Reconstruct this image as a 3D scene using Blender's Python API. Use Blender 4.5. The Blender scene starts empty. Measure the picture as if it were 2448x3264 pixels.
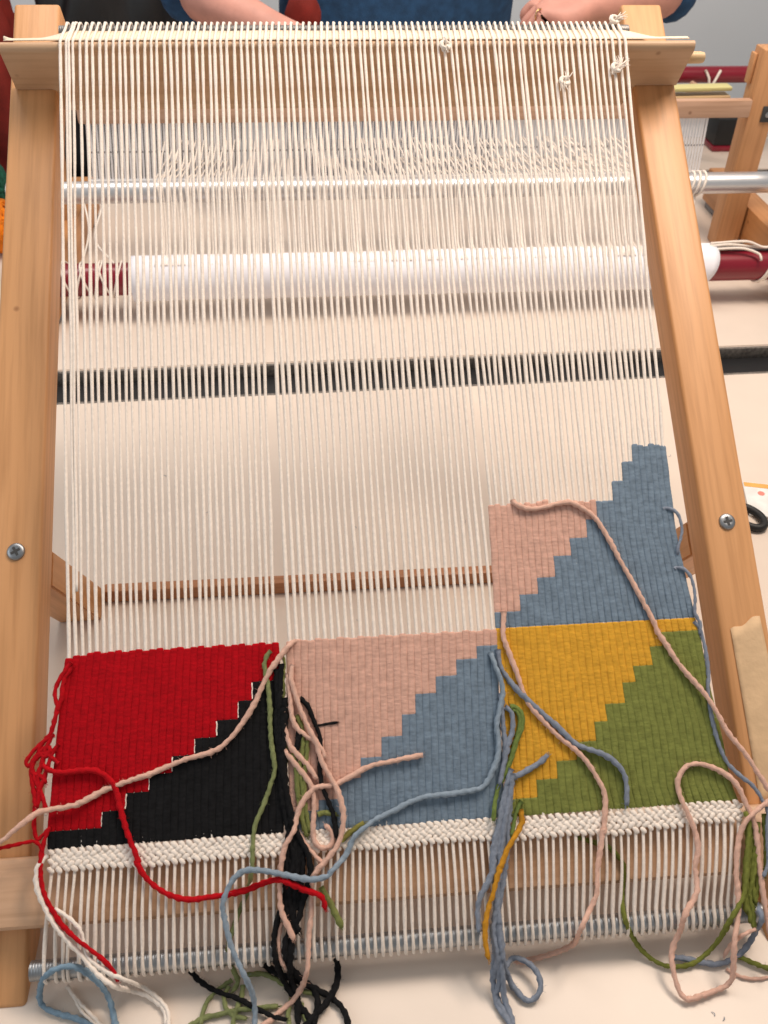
import bpy, bmesh, math, random
import numpy as np
from mathutils import Matrix, Vector, noise
random.seed(7); rng = np.random.default_rng(7)
S = bpy.context.scene; COL = S.collection
# ------------------------------------------------------------------ camera
cd = bpy.data.cameras.new('camera'); cam = bpy.data.objects.new('camera', cd); COL.objects.link(cam); S.camera = cam
RC = Matrix(((0.9958068345, 0.0436742813, -0.0803822464), (-0.0895729176, 0.6440170319, -0.7597491395), (0.0185860382, 0.7637634580, 0.6452285947)))
cam.matrix_world = Matrix.Translation((-0.0631589, -0.3207358, 0.7612495)) @ RC.to_4x4()
cd.sensor_fit = 'VERTICAL'; cd.sensor_height = 36; cd.sensor_width = 27; cd.lens = 32.55
cd.clip_start = .01; cd.clip_end = 50
cd.dof.use_dof = True; cd.dof.focus_distance = .90; cd.dof.aperture_fstop = 11
# ------------------------------------------------------------------ room light
W = bpy.data.worlds.new('World'); S.world = W; W.use_nodes = True
W.node_tree.nodes['Background'].inputs[0].default_value = (.95, .95, .95, 1); W.node_tree.nodes['Background'].inputs[1].default_value = .33
def area(name, loc, target, size, power, col):
    l = bpy.data.lights.new(name, 'AREA'); l.shape = 'RECTANGLE'; l.size, l.size_y = size; l.energy = power; l.color = col
    o = bpy.data.objects.new(name, l); COL.objects.link(o); o.location = loc
    o.rotation_euler = (Vector(target) - Vector(loc)).to_track_quat('-Z', 'Y').to_euler(); return o
area('ceiling_lamp', (.95, .75, 1.9), (.05, .40, .1), (.7, .45), 28, (1, .82, .67))
area('ceiling_lamp', (-.1, 1.2, 2.1), (.2, 1.65, 0), (1.8, .6), 27, (1, .91, .84))
area('window', (-2.4, -.2, 1.3), (-.2, .35, .2), (1.6, 1.6), 14, (.88, .94, 1))
vs = S.view_settings; vs.view_transform = 'Standard'; vs.look = 'None'; vs.gamma = 1; vs.exposure = 0
# ------------------------------------------------------------------ frames
LA = math.radians(55.5)
LOOM = Matrix(((1, 0, 0, 0), (0, math.sin(LA), -math.cos(LA), 0), (0, math.cos(LA), math.sin(LA), 0), (0, 0, 0, 1)))   # local x across, y up the post, z out of the warp
def nv(v): return .028 + (v - .1) * (.028 / .76)
# ------------------------------------------------------------------ materials
def mat(name, col, rough=.8, metal=0., var=.12, vscale=60., bump=0., bscale=400., sheen=0., coat=0., stretch=(1, 1, 1), col2=None, spec=.5):
    m = bpy.data.materials.new(name); m.use_nodes = True; nt = m.node_tree; N = nt.nodes; Lk = nt.links
    b = N['Principled BSDF']; b.inputs['Roughness'].default_value = rough; b.inputs['Metallic'].default_value = metal
    b.inputs['Specular IOR Level'].default_value = spec
    if sheen: b.inputs['Sheen Weight'].default_value = sheen; b.inputs['Sheen Roughness'].default_value = .5; b.inputs['Sheen Tint'].default_value = (*[min(1, c * 1.5 + .05) for c in col], 1)
    if coat: b.inputs['Coat Weight'].default_value = coat; b.inputs['Coat Roughness'].default_value = .25
    tc = N.new('ShaderNodeTexCoord'); mp = N.new('ShaderNodeMapping'); mp.inputs['Scale'].default_value = stretch
    Lk.new(tc.outputs['Object'], mp.inputs[0])
    nz = N.new('ShaderNodeTexNoise'); nz.inputs['Scale'].default_value = vscale; nz.inputs['Detail'].default_value = 5; Lk.new(mp.outputs[0], nz.inputs[0])
    cr = N.new('ShaderNodeValToRGB'); cr.color_ramp.elements[0].position = .32; cr.color_ramp.elements[1].position = .68
    c2 = col2 or [c * (1 - var) for c in col]; c1 = [min(1, c * (1 + var * .6)) for c in col] if not col2 else col
    cr.color_ramp.elements[0].color = (*c2, 1); cr.color_ramp.elements[1].color = (*c1, 1)
    Lk.new(nz.outputs[0], cr.inputs[0]); Lk.new(cr.outputs[0], b.inputs['Base Color'])
    if bump:
        n2 = N.new('ShaderNodeTexNoise'); n2.inputs['Scale'].default_value = bscale; n2.inputs['Detail'].default_value = 3; Lk.new(mp.outputs[0], n2.inputs[0])
        bp = N.new('ShaderNodeBump'); bp.inputs['Strength'].default_value = bump; bp.inputs['Distance'].default_value = .001
        Lk.new(n2.outputs[0], bp.inputs['Height']); Lk.new(bp.outputs[0], b.inputs['Normal'])
    return m
def wood(name, c1, c2, axis, rough=.5):
    st = [1, 1, 1]; st[axis] = .045
    m = mat(name, c1, rough, 0, 0, 26, .25, 240, coat=.08, stretch=st, col2=c2)
    nt = m.node_tree; N = nt.nodes; Lk = nt.links      # finer pores and slow tone drift on top of the grain
    b = N['Principled BSDF']; src = b.inputs['Base Color'].links[0].from_socket; mp = [n for n in N if n.type == 'MAPPING'][0]
    nz = N.new('ShaderNodeTexNoise'); nz.inputs['Scale'].default_value = 170; nz.inputs['Detail'].default_value = 4; Lk.new(mp.outputs[0], nz.inputs[0])
    r = N.new('ShaderNodeValToRGB'); r.color_ramp.elements[0].position = .3; r.color_ramp.elements[0].color = (.78, .74, .68, 1); r.color_ramp.elements[1].position = .55; r.color_ramp.elements[1].color = (1, 1, 1, 1)
    Lk.new(nz.outputs[0], r.inputs[0])
    mx = N.new('ShaderNodeMix'); mx.data_type = 'RGBA'; mx.blend_type = 'MULTIPLY'; mx.inputs[0].default_value = .8
    Lk.new(src, mx.inputs[6]); Lk.new(r.outputs[0], mx.inputs[7]); Lk.new(mx.outputs[2], b.inputs['Base Color'])
    return m
def specks(m, scale, size, col, fac, stretch=(1, 1, 1)):
    nt = m.node_tree; N = nt.nodes; b = N['Principled BSDF']; src = b.inputs['Base Color'].links[0].from_socket
    tc = [n for n in N if n.type == 'TEX_COORD'][0]; mp = N.new('ShaderNodeMapping'); mp.inputs['Scale'].default_value = stretch; nt.links.new(tc.outputs['Object'], mp.inputs[0])
    v = N.new('ShaderNodeTexVoronoi'); v.inputs['Scale'].default_value = scale; nt.links.new(mp.outputs[0], v.inputs['Vector'])
    r = N.new('ShaderNodeValToRGB'); r.color_ramp.elements[0].position = size * .4; r.color_ramp.elements[0].color = (*col, 1); r.color_ramp.elements[1].position = size; r.color_ramp.elements[1].color = (1, 1, 1, 1); nt.links.new(v.outputs['Distance'], r.inputs[0])
    mx = N.new('ShaderNodeMix'); mx.data_type = 'RGBA'; mx.blend_type = 'MULTIPLY'; mx.inputs[0].default_value = fac; nt.links.new(src, mx.inputs[6]); nt.links.new(r.outputs[0], mx.inputs[7]); nt.links.new(mx.outputs[2], b.inputs['Base Color'])
OR1, OR2 = (.70, .365, .16), (.60, .295, .115)
M = dict(
    wood_y=wood('orange_wood_long', OR1, OR2, 1), wood_x=wood('orange_wood_cross', (.60, .29, .12), (.49, .22, .09), 0),
    wood_z=wood('orange_wood_strut', OR1, OR2, 2), pale_x=wood('pale_wood', (.62, .41, .25), (.53, .33, .19), 0, .55), rail_x=wood('rail_wood', (.64, .41, .26), (.54, .32, .185), 0), red_x=wood('reddish_wood', (.48, .22, .10), (.40, .17, .075), 0),
    wood_w=wood('beech_wood', (.60, .31, .14), (.50, .24, .10), 2), wood_wy=wood('beech_rail', (.58, .28, .11), (.47, .21, .075), 1),
    pink_x=wood('pinkish_beech', (.62, .40, .28), (.54, .33, .22), 0),
    cream=mat('cotton_cream', (.88, .79, .70), .9, var=.08, vscale=300, bump=.5, bscale=900, sheen=.2),
    pink=mat('wool_pink', (.73, .46, .36), .95, spec=.18, var=.12, vscale=250, bump=.8, bscale=1400, sheen=.12),
    red=mat('wool_red', (.50, .004, .010), .95, spec=.18, var=.2, vscale=250, bump=.8, bscale=1400, sheen=.03),
    black=mat('wool_black', (.010, .010, .011), .95, spec=.18, var=.3, vscale=250, bump=.8, bscale=1400, sheen=.02),
    steel=mat('wool_steel_blue', (.27, .34, .41), .95, spec=.18, var=.15, vscale=250, bump=.8, bscale=1400, sheen=.10),
    bluegrey=mat('wool_blue_grey', (.235, .27, .335), .95, spec=.18, var=.18, vscale=250, bump=.8, bscale=1400, sheen=.10),
    skyblue=mat('wool_light_blue', (.22, .33, .43), .95, spec=.18, var=.15, vscale=250, bump=.8, bscale=1400, sheen=.1),
    mustard=mat('wool_mustard', (.58, .27, .025), .95, spec=.18, var=.15, vscale=250, bump=.8, bscale=1400, sheen=.05),
    green2=mat('wool_moss', (.19, .21, .045), .95, spec=.18, var=.2, vscale=250, bump=.8, bscale=1400, sheen=.05),
    leaf=mat('wool_leaf', (.17, .23, .06), .95, spec=.18, var=.2, vscale=250, bump=.8, bscale=1400, sheen=.05),
    green=mat('wool_green', (.20, .22, .07), .95, spec=.18, var=.2, vscale=250, bump=.8, bscale=1400, sheen=.2),
    olive=mat('wool_olive', (.25, .23, .06), .95, spec=.18, var=.2, vscale=250, bump=.8, bscale=1400, sheen=.2),
    sage=mat('wool_sage', (.23, .26, .11), .95, spec=.18, var=.2, vscale=250, bump=.8, bscale=1400, sheen=.2),
    w_pink=mat('weft_pink', (.70, .42, .33), .95, spec=.15, var=.14, vscale=180, bump=.7, bscale=1200, sheen=.1),
    w_red=mat('weft_red', (.46, .003, .009), .95, spec=.15, var=.15, vscale=180, bump=.7, bscale=1200, sheen=.0),
    w_black=mat('weft_black', (.011, .011, .012), .95, spec=.15, var=.3, vscale=180, bump=.7, bscale=1200, sheen=.02),
    w_blue=mat('weft_blue', (.19, .255, .325), .95, spec=.15, var=.2, vscale=180, bump=.7, bscale=1200, sheen=.10),
    w_mustard=mat('weft_mustard', (.72, .375, .04), .95, spec=.15, var=.14, vscale=180, bump=.7, bscale=1200, sheen=.05),
    w_green=mat('weft_green', (.21, .235, .06), .95, spec=.15, var=.2, vscale=180, bump=.7, bscale=1200, sheen=.05),
    metal2=mat('grey_steel', (.26, .25, .24), .5, .8, var=.15, vscale=90, bump=.1), metal=mat('zinc_steel', (.36, .38, .40), .42, 1, var=.15, vscale=90, bump=.1), alu=mat('brushed_aluminium', (.74, .75, .77), .38, .9, var=.06, vscale=30, stretch=(.1, 1, 1)),
    dark=mat('dark_recess', (.05, .05, .05), .6), laminate=mat('cream_laminate', (.73, .63, .54), .42, var=.05, vscale=7, bump=.05, bscale=140),
    edge=mat('aluminium_edge', (.20, .18, .16), .6, .3, var=.45, vscale=220), blackp=mat('black_plastic', (.006, .006, .007), .55, var=.2),
    floor=mat('floor_vinyl', (.10, .075, .06), .6, var=.3, vscale=6), wall=mat('wall_paint', (.80, .85, .89), .85, var=.03, vscale=2, bump=.05, bscale=60),
    lit_cream=mat('lit_top_cream', (.84, .72, .56), .9, var=.05, vscale=80, bump=.4, bscale=900), paper=mat('white_paper', (.86, .86, .92), .75, var=.03, vscale=12), plastic=mat('white_plastic', (.90, .90, .91), .45, var=.04, vscale=20),  # cream of the top-beam strip has the lit face's brightness in its colour
    redp=mat('red_lacquer', (.22, .004, .018), .3, var=.12, vscale=12, coat=.3), tape=mat('masking_tape', (.66, .46, .27), .8, var=.10, vscale=45, bump=.6, bscale=160),
    skin=mat('skin', (.62, .30, .235), .55, var=.12, vscale=30, bump=.25, bscale=260), navy=mat('navy_knit', (.015, .062, .15), .9, var=.3, vscale=60, bump=.6, bscale=400, sheen=.2),
    gold=mat('gold', (.8, .55, .25), .25, 1), cloth_red=mat('red_cloth', (.20, .012, .006), .85, var=.25, vscale=25, bump=.4), cloth_black=mat('black_nylon', (.007, .007, .008), .55, var=.4, vscale=20, bump=.4, bscale=60),
    hair=mat('grey_hair', (.16, .13, .11), .6, var=.3, vscale=200), yarn_or=mat('orange_yarn', (.85, .22, .005), .9, var=.3, vscale=120, bump=.8), yarn_gr=mat('dark_green_yarn', (.004, .085, .05), .9, var=.3, vscale=120, bump=.8),
    grey=mat('grey_plastic', (.20, .20, .21), .5, var=.1), limewood=mat('lime_stick', (.62, .58, .26), .5, var=.1, stretch=(.1, 1, 1)), stick=mat('pale_stick', (.66, .47, .26), .5, var=.12, stretch=(.1, 1, 1)),
    card=mat('white_card', (.80, .80, .78), .5), orangeprint=mat('orange_print', (.75, .40, .10), .5), redprint=mat('red_print', (.75, .25, .2), .5),
)
for k_ in ('wood_y', 'wood_x', 'pale_x', 'wood_w', 'wood_wy', 'pink_x', 'wood_z'): specks(M[k_], 13, .05, (.45, .34, .26), .8); specks(M[k_], 4.2, .13, (.80, .72, .66), .7, (1, .6, 1))
specks(M['laminate'], 11, .022, (.35, .30, .27), .9); specks(M['laminate'], 2.2, .30, (.90, .885, .87), .8)
for k_ in [k for k in M if k.startswith('w_')]:          # slight shade changes from pick to pick
    nt = M[k_].node_tree; N = nt.nodes; b = N['Principled BSDF']; src = b.inputs['Base Color'].links[0].from_socket
    tc = [n for n in N if n.type == 'TEX_COORD'][0]; mp = N.new('ShaderNodeMapping'); mp.inputs['Scale'].default_value = (9, 330, 1); nt.links.new(tc.outputs['Object'], mp.inputs[0])
    nz = N.new('ShaderNodeTexNoise'); nz.inputs['Scale'].default_value = 1; nz.inputs['Detail'].default_value = 3; nt.links.new(mp.outputs[0], nz.inputs[0])
    r = N.new('ShaderNodeValToRGB'); r.color_ramp.elements[0].position = .35; r.color_ramp.elements[0].color = (.80, .80, .80, 1); r.color_ramp.elements[1].position = .65; nt.links.new(nz.outputs[0], r.inputs[0])
    mx = N.new('ShaderNodeMix'); mx.data_type = 'RGBA'; mx.blend_type = 'MULTIPLY'; mx.inputs[0].default_value = .55; nt.links.new(src, mx.inputs[6]); nt.links.new(r.outputs[0], mx.inputs[7]); nt.links.new(mx.outputs[2], b.inputs['Base Color'])
# ------------------------------------------------------------------ helpers
def thing(name, label, cat, mw=None, group=None):
    o = bpy.data.objects.new(name, None); COL.objects.link(o); o.empty_display_size = .05
    if mw is not None: o.matrix_world = mw
    o['label'] = label; o['category'] = cat
    if group: o['group'] = group
    return o
def tag(o, label, cat, group=None):
    o['label'] = label; o['category'] = cat
    if group: o['group'] = group
    return o
def link(name, me, m, parent=None, kind=None):
    o = bpy.data.objects.new(name, me); COL.objects.link(o)
    if m is not None and not me.materials: me.materials.append(m)
    if parent: o.parent = parent
    if kind: o['kind'] = kind
    return o
def mesh(name, V, Fc, smooth=True):
    me = bpy.data.meshes.new(name); me.from_pydata([tuple(map(float, v)) for v in V], [], [tuple(map(int, f)) for f in Fc]); me.update()
    if smooth: me.polygons.foreach_set('use_smooth', [True] * len(me.polygons))
    return me
def fast_mesh(name, V, Q):
    V = np.asarray(V, np.float32); Q = np.asarray(Q, np.int32); me = bpy.data.meshes.new(name)
    me.vertices.add(len(V)); me.vertices.foreach_set('co', V.ravel()); me.loops.add(Q.size); me.loops.foreach_set('vertex_index', Q.ravel())
    me.polygons.add(len(Q)); me.polygons.foreach_set('loop_start', np.arange(0, Q.size, 4, dtype=np.int32)); me.polygons.foreach_set('loop_total', np.full(len(Q), 4, np.int32))
    me.polygons.foreach_set('use_smooth', np.ones(len(Q), bool)); me.update(calc_edges=True); me.validate(); return me
def box(name, lo, hi, m, parent=None, bev=.002, seg=2, kind=None):
    bm = bmesh.new(); bmesh.ops.create_cube(bm, size=1)
    for v in bm.verts: v.co = Vector(((lo[i] + hi[i]) / 2 + v.co[i] * (hi[i] - lo[i]) for i in range(3)))
    if bev: bmesh.ops.bevel(bm, geom=bm.edges[:], offset=bev, segments=seg, affect='EDGES', profile=.5)
    me = bpy.data.meshes.new(name); bm.to_mesh(me); bm.free()
    if bev: me.polygons.foreach_set('use_smooth', [True] * len(me.polygons)); me.set_sharp_from_angle(angle=math.radians(31))
    return link(name, me, m, parent, kind)
def obox(name, a, b, w, h, m, parent=None, bev=.003, up=(0, 0, 1)):
    """bar from a to b, w wide, h deep"""
    a, b = Vector(a), Vector(b); d = (b - a); L = d.length; d.normalize(); s = d.cross(Vector(up)).normalized(); t = s.cross(d)
    o = box(name, (-w / 2, -h / 2, 0), (w / 2, h / 2, L), m, parent, bev)
    mw = Matrix((s, t, d)).transposed().to_4x4(); mw.translation = a
    o.data.transform(mw); return o
def spline(P, step):
    P = np.asarray(P, float)
    if len(P) < 3: n = max(2, int(np.linalg.norm(P[1] - P[0]) / step)); return P[0] + (P[-1] - P[0]) * np.linspace(0, 1, n)[:, None]
    X = np.vstack([2 * P[0] - P[1], P, 2 * P[-1] - P[-2]]); out = []
    for i in range(1, len(X) - 2):
        p0, p1, p2, p3 = X[i - 1:i + 3]; n = max(2, int(np.linalg.norm(p2 - p1) / step)); t = np.linspace(0, 1, n, endpoint=False)[:, None]
        k1 = max(np.linalg.norm(p2 - p1), 1e-6); m1 = (p2 - p0) / 2; m2 = (p3 - p1) / 2      # limit overshoot on uneven spacing
        for mm in (m1, m2):
            l = np.linalg.norm(mm)
            if l > 1.2 * k1: mm *= 1.2 * k1 / l
        out.append((2 * t**3 - 3 * t**2 + 1) * p1 + (t**3 - 2 * t**2 + t) * m1 + (-2 * t**3 + 3 * t**2) * p2 + (t**3 - t**2) * m2)
    return np.vstack(out + [P[-1:]])
def sweep(Q, rad, K=8, lobes=0, twist=0., amp=0., cap=True):
    """rings of K points along the polyline Q; lobes+twist give a plied yarn"""
    Q = np.asarray(Q, float); n = len(Q); T = np.gradient(Q, axis=0); T /= np.linalg.norm(T, axis=1)[:, None] + 1e-12
    a = np.array([0, 0, 1.]) if abs(T[0][2]) < .9 else np.array([1., 0, 0]); u = np.cross(T[0], a); u /= np.linalg.norm(u); U = np.zeros((n, 3)); U[0] = u
    for i in range(1, n):
        u = U[i - 1] - T[i] * (U[i - 1] @ T[i]); U[i] = u / (np.linalg.norm(u) + 1e-12)
    B = np.cross(T, U); s = np.concatenate([[0], np.cumsum(np.linalg.norm(np.diff(Q, axis=0), axis=1))])
    th = np.arange(K) * 2 * math.pi / K; r = np.broadcast_to(np.asarray(rad, float), (n,))[:, None] * np.ones((1, K))
    if lobes: r = r * (1 + amp * np.cos(lobes * (th[None] - twist * s[:, None])))
    V = Q[:, None] + r[..., None] * (np.cos(th)[None, :, None] * U[:, None] + np.sin(th)[None, :, None] * B[:, None]); V = V.reshape(-1, 3)
    i, j = np.meshgrid(np.arange(n - 1), np.arange(K), indexing='ij'); j2 = (j + 1) % K
    F = np.stack([i * K + j, i * K + j2, (i + 1) * K + j2, (i + 1) * K + j], -1).reshape(-1, 4)
    if cap and K % 2 == 0:
        for base in (0, (n - 1) * K):
            F = np.vstack([F, [[base + q, base + q + 1, base + K - 2 - q, base + K - 1 - q] for q in range(K // 2 - 1)]])
    return V, F
def tube(name, P, r, m, parent=None, K=10, step=None, kind=None, **kw):
    Q = spline(P, step) if step else np.asarray(P, float); V, F = sweep(Q, r, K, **kw); return link(name, fast_mesh(name, V, F), m, parent, kind)
def merged(parts):
    Vs, Fs, o = [], [], 0
    for V, F in parts: Vs.append(V); Fs.append(F + o); o += len(V)
    return np.vstack(Vs), np.vstack(Fs)
def lathe(name, prof, m, parent=None, n=24, mw=None):
    V = [(r * math.cos(2 * math.pi * k / n), r * math.sin(2 * math.pi * k / n), z) for r, z in prof for k in range(n)]
    F = [(i * n + k, i * n + (k + 1) % n, (i + 1) * n + (k + 1) % n, (i + 1) * n + k) for i in range(len(prof) - 1) for k in range(n)]
    F += [tuple(range(n))[::-1], tuple((len(prof) - 1) * n + k for k in range(n))]
    me = mesh(name, V, F); me.set_sharp_from_angle(angle=math.radians(40))
    if mw is not None: me.transform(mw)
    return link(name, me, m, parent)
YARNS = [
('long pale pink yarn slanting across the black weave to the left post', 'pink', 2.2, None, "-78.9,202.2,180.5 -82.7,198.3,182.6 -93.9,188.5,175.3 -103.8,177.3,167.0 -111.9,164.2,157.3 -117.3,156.4,151.5 -127.5,145.4,143.3 -137.6,137.1,137.1 -145.1,132.6,133.8 -169.8,128.0,130.4 -188.1,123.2,126.8 -199.0,120.0,124.4 -218.4,116.2,121.6 -236.3,111.5,118.1 -253.4,103.2,115.7 -271.1,101.4,114.3 -281.4,97.4,117.6 -291.1,88.4,118.4 -301.2,81.7,113.4 -308.0,78.1,110.7 -314.7,75.3,108.6"),
('long bright red yarn looping over red weave and trailing across bare warp', 'red', 2.3, None, "-282.4,131.1,131.4 -275.3,125.8,130.0 -265.6,124.0,128.6 -249.5,124.8,129.2 -239.0,123.9,128.6 -230.0,119.0,124.9 -224.5,112.2,118.6 -222.1,103.2,111.9 -218.0,91.7,103.3 -212.8,79.1,96.5 -206.4,66.4,87.1 -208.8,67.7,88.0 -200.8,56.8,80.0 -190.5,49.5,74.5 -180.3,45.3,71.4 -168.6,42.9,68.4 -154.2,43.6,68.9 -140.5,44.4,69.5 -124.4,46.2,70.8 -108.1,50.2,73.8 -98.0,47.5,80.5 -87.7,43.8,77.8 -75.8,39.2,74.3 -67.9,36.9,72.6 -64.9,33.4,70.0 -64.3,29.4,64.6"),
('dark red yarn hanging from the corner of the black weave over the rail end', 'red', 1.8, None, "-275.3,93.2,102.0 -278.6,86.2,99.3 -280.7,78.3,93.4 -281.1,68.7,88.8 -280.1,59.5,82.0 -277.1,50.9,75.6 -271.5,42.8,69.5 -264.3,34.0,63.0 -253.3,24.3,59.5 -243.1,17.8,54.7 -233.0,11.3,49.9 -225.0,4.0,45.7 -221.2,-2.0,41.2"),
('short red strand drooping from the left edge of the red weave into a V', 'red', 1.7, None, "-286.7,105.4,113.5 -287.2,96.6,107.1 -286.2,89.1,101.5 -284.1,84.1,97.7 -281.3,88.1,99.5 -278.2,90.4,101.2 -275.0,92.8,102.9"),
('thin dark red strand running off the left post at the foot of the red weave', 'red', 1.5, None, "-312.2,76.0,104.1 -309.1,76.7,104.7 -298.8,80.0,102.1 -286.7,83.8,100.0 -283.9,83.0,99.4 -280.9,79.7,95.7 -280.4,76.6,93.4"),
('red loop strand bulging out beside the top left of the red weave', 'red', 1.8, 'red tail ends tangled at the left edge of the red weave', "-261.0,194.6,178.6 -267.5,186.9,172.8 -272.3,180.4,168.0 -273.8,173.8,163.1 -271.1,167.0,158.1 -273.4,157.3,150.9 -276.4,149.6,145.1 -282.8,144.7,141.5 -290.7,138.6,137.0 -295.4,132.4,132.4 -292.9,129.7,130.4 -288.2,134.0,133.6 -281.0,138.1,136.6 -272.9,139.0,137.3"),
('short red strand hugging the upper left edge of the red weave', 'red', 1.8, 'red tail ends tangled at the left edge of the red weave', "-259.3,191.9,176.5 -265.8,184.8,171.3 -268.1,177.5,165.9 -267.2,173.5,162.9 -270.3,167.0,158.1 -271.5,163.8,155.7"),
('outermost red strand hanging straight at the left of the red tangle', 'red', 1.8, 'red tail ends tangled at the left edge of the red weave', "-286.6,136.5,135.4 -290.5,130.3,130.8 -290.7,125.2,127.0 -289.3,119.3,122.7 -287.1,111.0,116.5 -286.9,103.4,110.8"),
('red yarn tail tangled at the lower left edge of the red weave', 'red', 1.8, 'red tail ends tangled at the left edge of the red weave', "-274.8,148.2,144.1 -279.5,141.3,139.0 -282.5,131.8,131.9 -285.4,122.3,124.9 -283.5,112.7,117.7 -285.7,104.6,111.7"),
('red yarn tail tangled at the lower left edge of the red weave', 'red', 1.8, 'red tail ends tangled at the left edge of the red weave', "-269.8,143.4,140.5 -274.5,137.8,136.4 -278.3,128.4,129.4 -280.6,122.1,124.7 -284.4,114.6,119.2 -285.7,105.9,112.7"),
('red yarn tail tangled at the lower left edge of the red weave', 'red', 1.8, 'red tail ends tangled at the left edge of the red weave', "-269.5,131.1,131.4 -274.5,134.6,134.0 -281.0,138.8,137.1 -288.2,135.9,135.0 -290.5,130.3,130.8 -287.8,122.5,125.0 -281.9,112.6,117.7 -278.5,103.0,110.5"),
('red yarn tail tangled at the lower left edge of the red weave', 'red', 1.8, 'red tail ends tangled at the left edge of the red weave', "-273.2,148.8,144.5 -280.4,145.9,142.4 -285.9,141.0,138.7 -284.2,136.4,135.3 -276.9,136.0,135.0 -276.3,142.4,139.8 -281.1,141.4,139.0 -289.0,133.4,133.1 -290.3,125.1,127.0 -283.9,125.4,127.2 -278.9,119.4,122.7"),
('cream yarn curving down beside the dark red yarn and onto the table', 'cream', 2.0, None, "-277.3,76.6,89.7 -282.3,70.0,89.7 -284.1,62.8,84.4 -282.7,55.4,78.9 -280.2,49.9,74.8 -272.9,38.1,66.0 -263.4,28.0,58.5 -251.6,17.8,51.0 -246.1,12.8,47.3 -235.0,1.7,44.0 -223.7,-4.4,38.2 -217.8,4.7,8.0 -206.2,2.2,4.0 -197.7,-3.5,3.0 -190.7,-10.3,3.0 -188.9,-21.8,3.0"),
('thinner cream yarn crossing the left warp ends to join a thicker cream yarn', 'cream', 1.6, None, "-270.2,44.0,69.2 -259.9,38.4,65.0 -251.2,31.3,59.7 -248.3,24.4,53.4 -245.3,15.1,49.0 -231.4,4.8,45.1 -215.8,-1.8,41.4 -209.7,6.3,10.0 -201.9,2.6,6.0 -192.5,-5.5,5.0 -187.8,-12.8,5.0 -186.8,-24.9,5.0"),
('left cream yarn end on the table under the steel rod', 'cream', 1.4, 'cream ends on the table under the left of the rod', "-268.9,14.1,3.0 -261.0,4.8,3.0 -253.5,-2.8,3.0 -246.2,-9.5,3.0 -239.7,-16.1,3.0 -234.2,-22.5,3.0"),
('right cream yarn end of the pair on the table under the steel rod', 'cream', 1.4, 'cream ends on the table under the left of the rod', "-267.1,12.4,3.0 -259.8,2.4,3.0 -254.6,-5.8,3.0 -248.2,-11.6,3.0 -241.0,-18.2,3.0 -236.4,-23.0,3.0"),
('light blue yarn looped over the left end of the steel rod', 'skyblue', 2.3, None, "-225.4,-24.0,3.0 -230.5,-8.5,3.0 -234.1,0.6,8.0 -238.6,5.2,22.0 -245.1,8.5,32.0 -253.4,11.2,40.0 -262.4,11.8,42.0 -271.8,10.3,40.0 -280.0,9.9,30.0 -285.4,7.7,16.0 -287.1,3.4,6.0 -283.0,-1.1,3.0 -271.9,-5.9,3.0 -260.2,-9.9,3.0 -250.1,-14.5,3.0 -243.3,-18.8,3.0 -236.4,-23.0,3.0"),
('long blue grey yarn falling from the blue square and snaking left', 'steel', 2.2, None, "83.2,186.0,171.0 85.4,176.3,167.5 90.1,163.7,158.1 90.2,156.8,153.0 82.9,138.1,139.1 83.2,125.3,129.6 81.4,116.8,123.2 78.0,110.3,118.5 70.1,100.2,110.9 64.6,97.2,108.7 43.9,95.4,107.3 19.1,94.4,106.6 5.4,91.2,104.3 -7.6,86.8,101.0 -20.5,83.0,98.2 -30.1,77.4,96.5 -37.8,73.4,93.5 -41.4,69.2,90.4 -46.9,60.7,84.1 -55.6,50.9,85.5 -60.7,47.4,82.9 -59.1,47.4,82.9 -69.0,44.9,81.0 -79.4,45.8,81.7 -91.4,48.6,83.8 -107.3,51.9,86.3 -119.3,53.5,87.5 -127.5,53.7,85.1 -134.8,49.0,81.6 -139.8,42.0,76.4 -142.4,34.9,71.1 -141.2,27.3,63.0 -138.4,16.4,54.9 -133.2,5.4,46.7 -127.1,-5.8,40.9 -123.5,-9.4,25.0 -121.2,-16.5,10.0 -121.9,-26.3,4.0 -122.2,-32.9,4.0"),
('olive green yarn hanging over the black weave below the red corner', 'sage', 1.9, None, "-99.8,194.6,178.6 -103.3,191.6,176.4 -105.7,186.3,172.4 -104.6,180.1,167.8 -103.2,172.5,162.2 -102.1,159.0,152.1 -102.2,145.6,142.2 -101.8,135.0,134.3 -100.1,124.5,126.5 -99.5,119.2,122.6 -103.3,109.7,115.5 -109.6,97.1,106.2 -115.7,87.9,99.3 -118.5,78.6,92.4 -118.7,68.2,87.1 -118.6,73.7,91.3 -119.4,63.2,83.4 -121.0,54.9,74.8 -125.2,47.5,60.1 -130.4,40.4,54.8 -135.6,29.7,46.9 -141.0,18.9,36.0 -140.2,12.1,24.0 -136.2,7.4,12.0 -135.1,5.1,4.0 -139.8,-0.9,4.0"),
('green strand of the table coil reaching furthest left', 'sage', 1.9, 'green yarn ends on the table below the rod', "-140.2,8.4,3.0 -150.6,2.0,3.0 -158.3,-5.2,3.0 -161.8,-14.2,3.0 -162.8,-23.9,3.0"),
('green strand looping at the middle of the table coil', 'sage', 1.9, 'green yarn ends on the table below the rod', "-142.5,3.8,3.0 -146.3,-3.8,3.0 -144.3,-11.8,3.0 -139.3,-18.3,3.0 -128.0,-21.5,3.0"),
('long low green strand lying across the bottom of the table coil', 'sage', 1.9, 'green yarn ends on the table below the rod', "-171.6,-23.2,3.0 -160.0,-18.1,3.0 -148.1,-16.8,3.0 -137.8,-14.6,3.0 -120.2,-14.6,3.0 -104.0,-14.3,3.0"),
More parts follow.
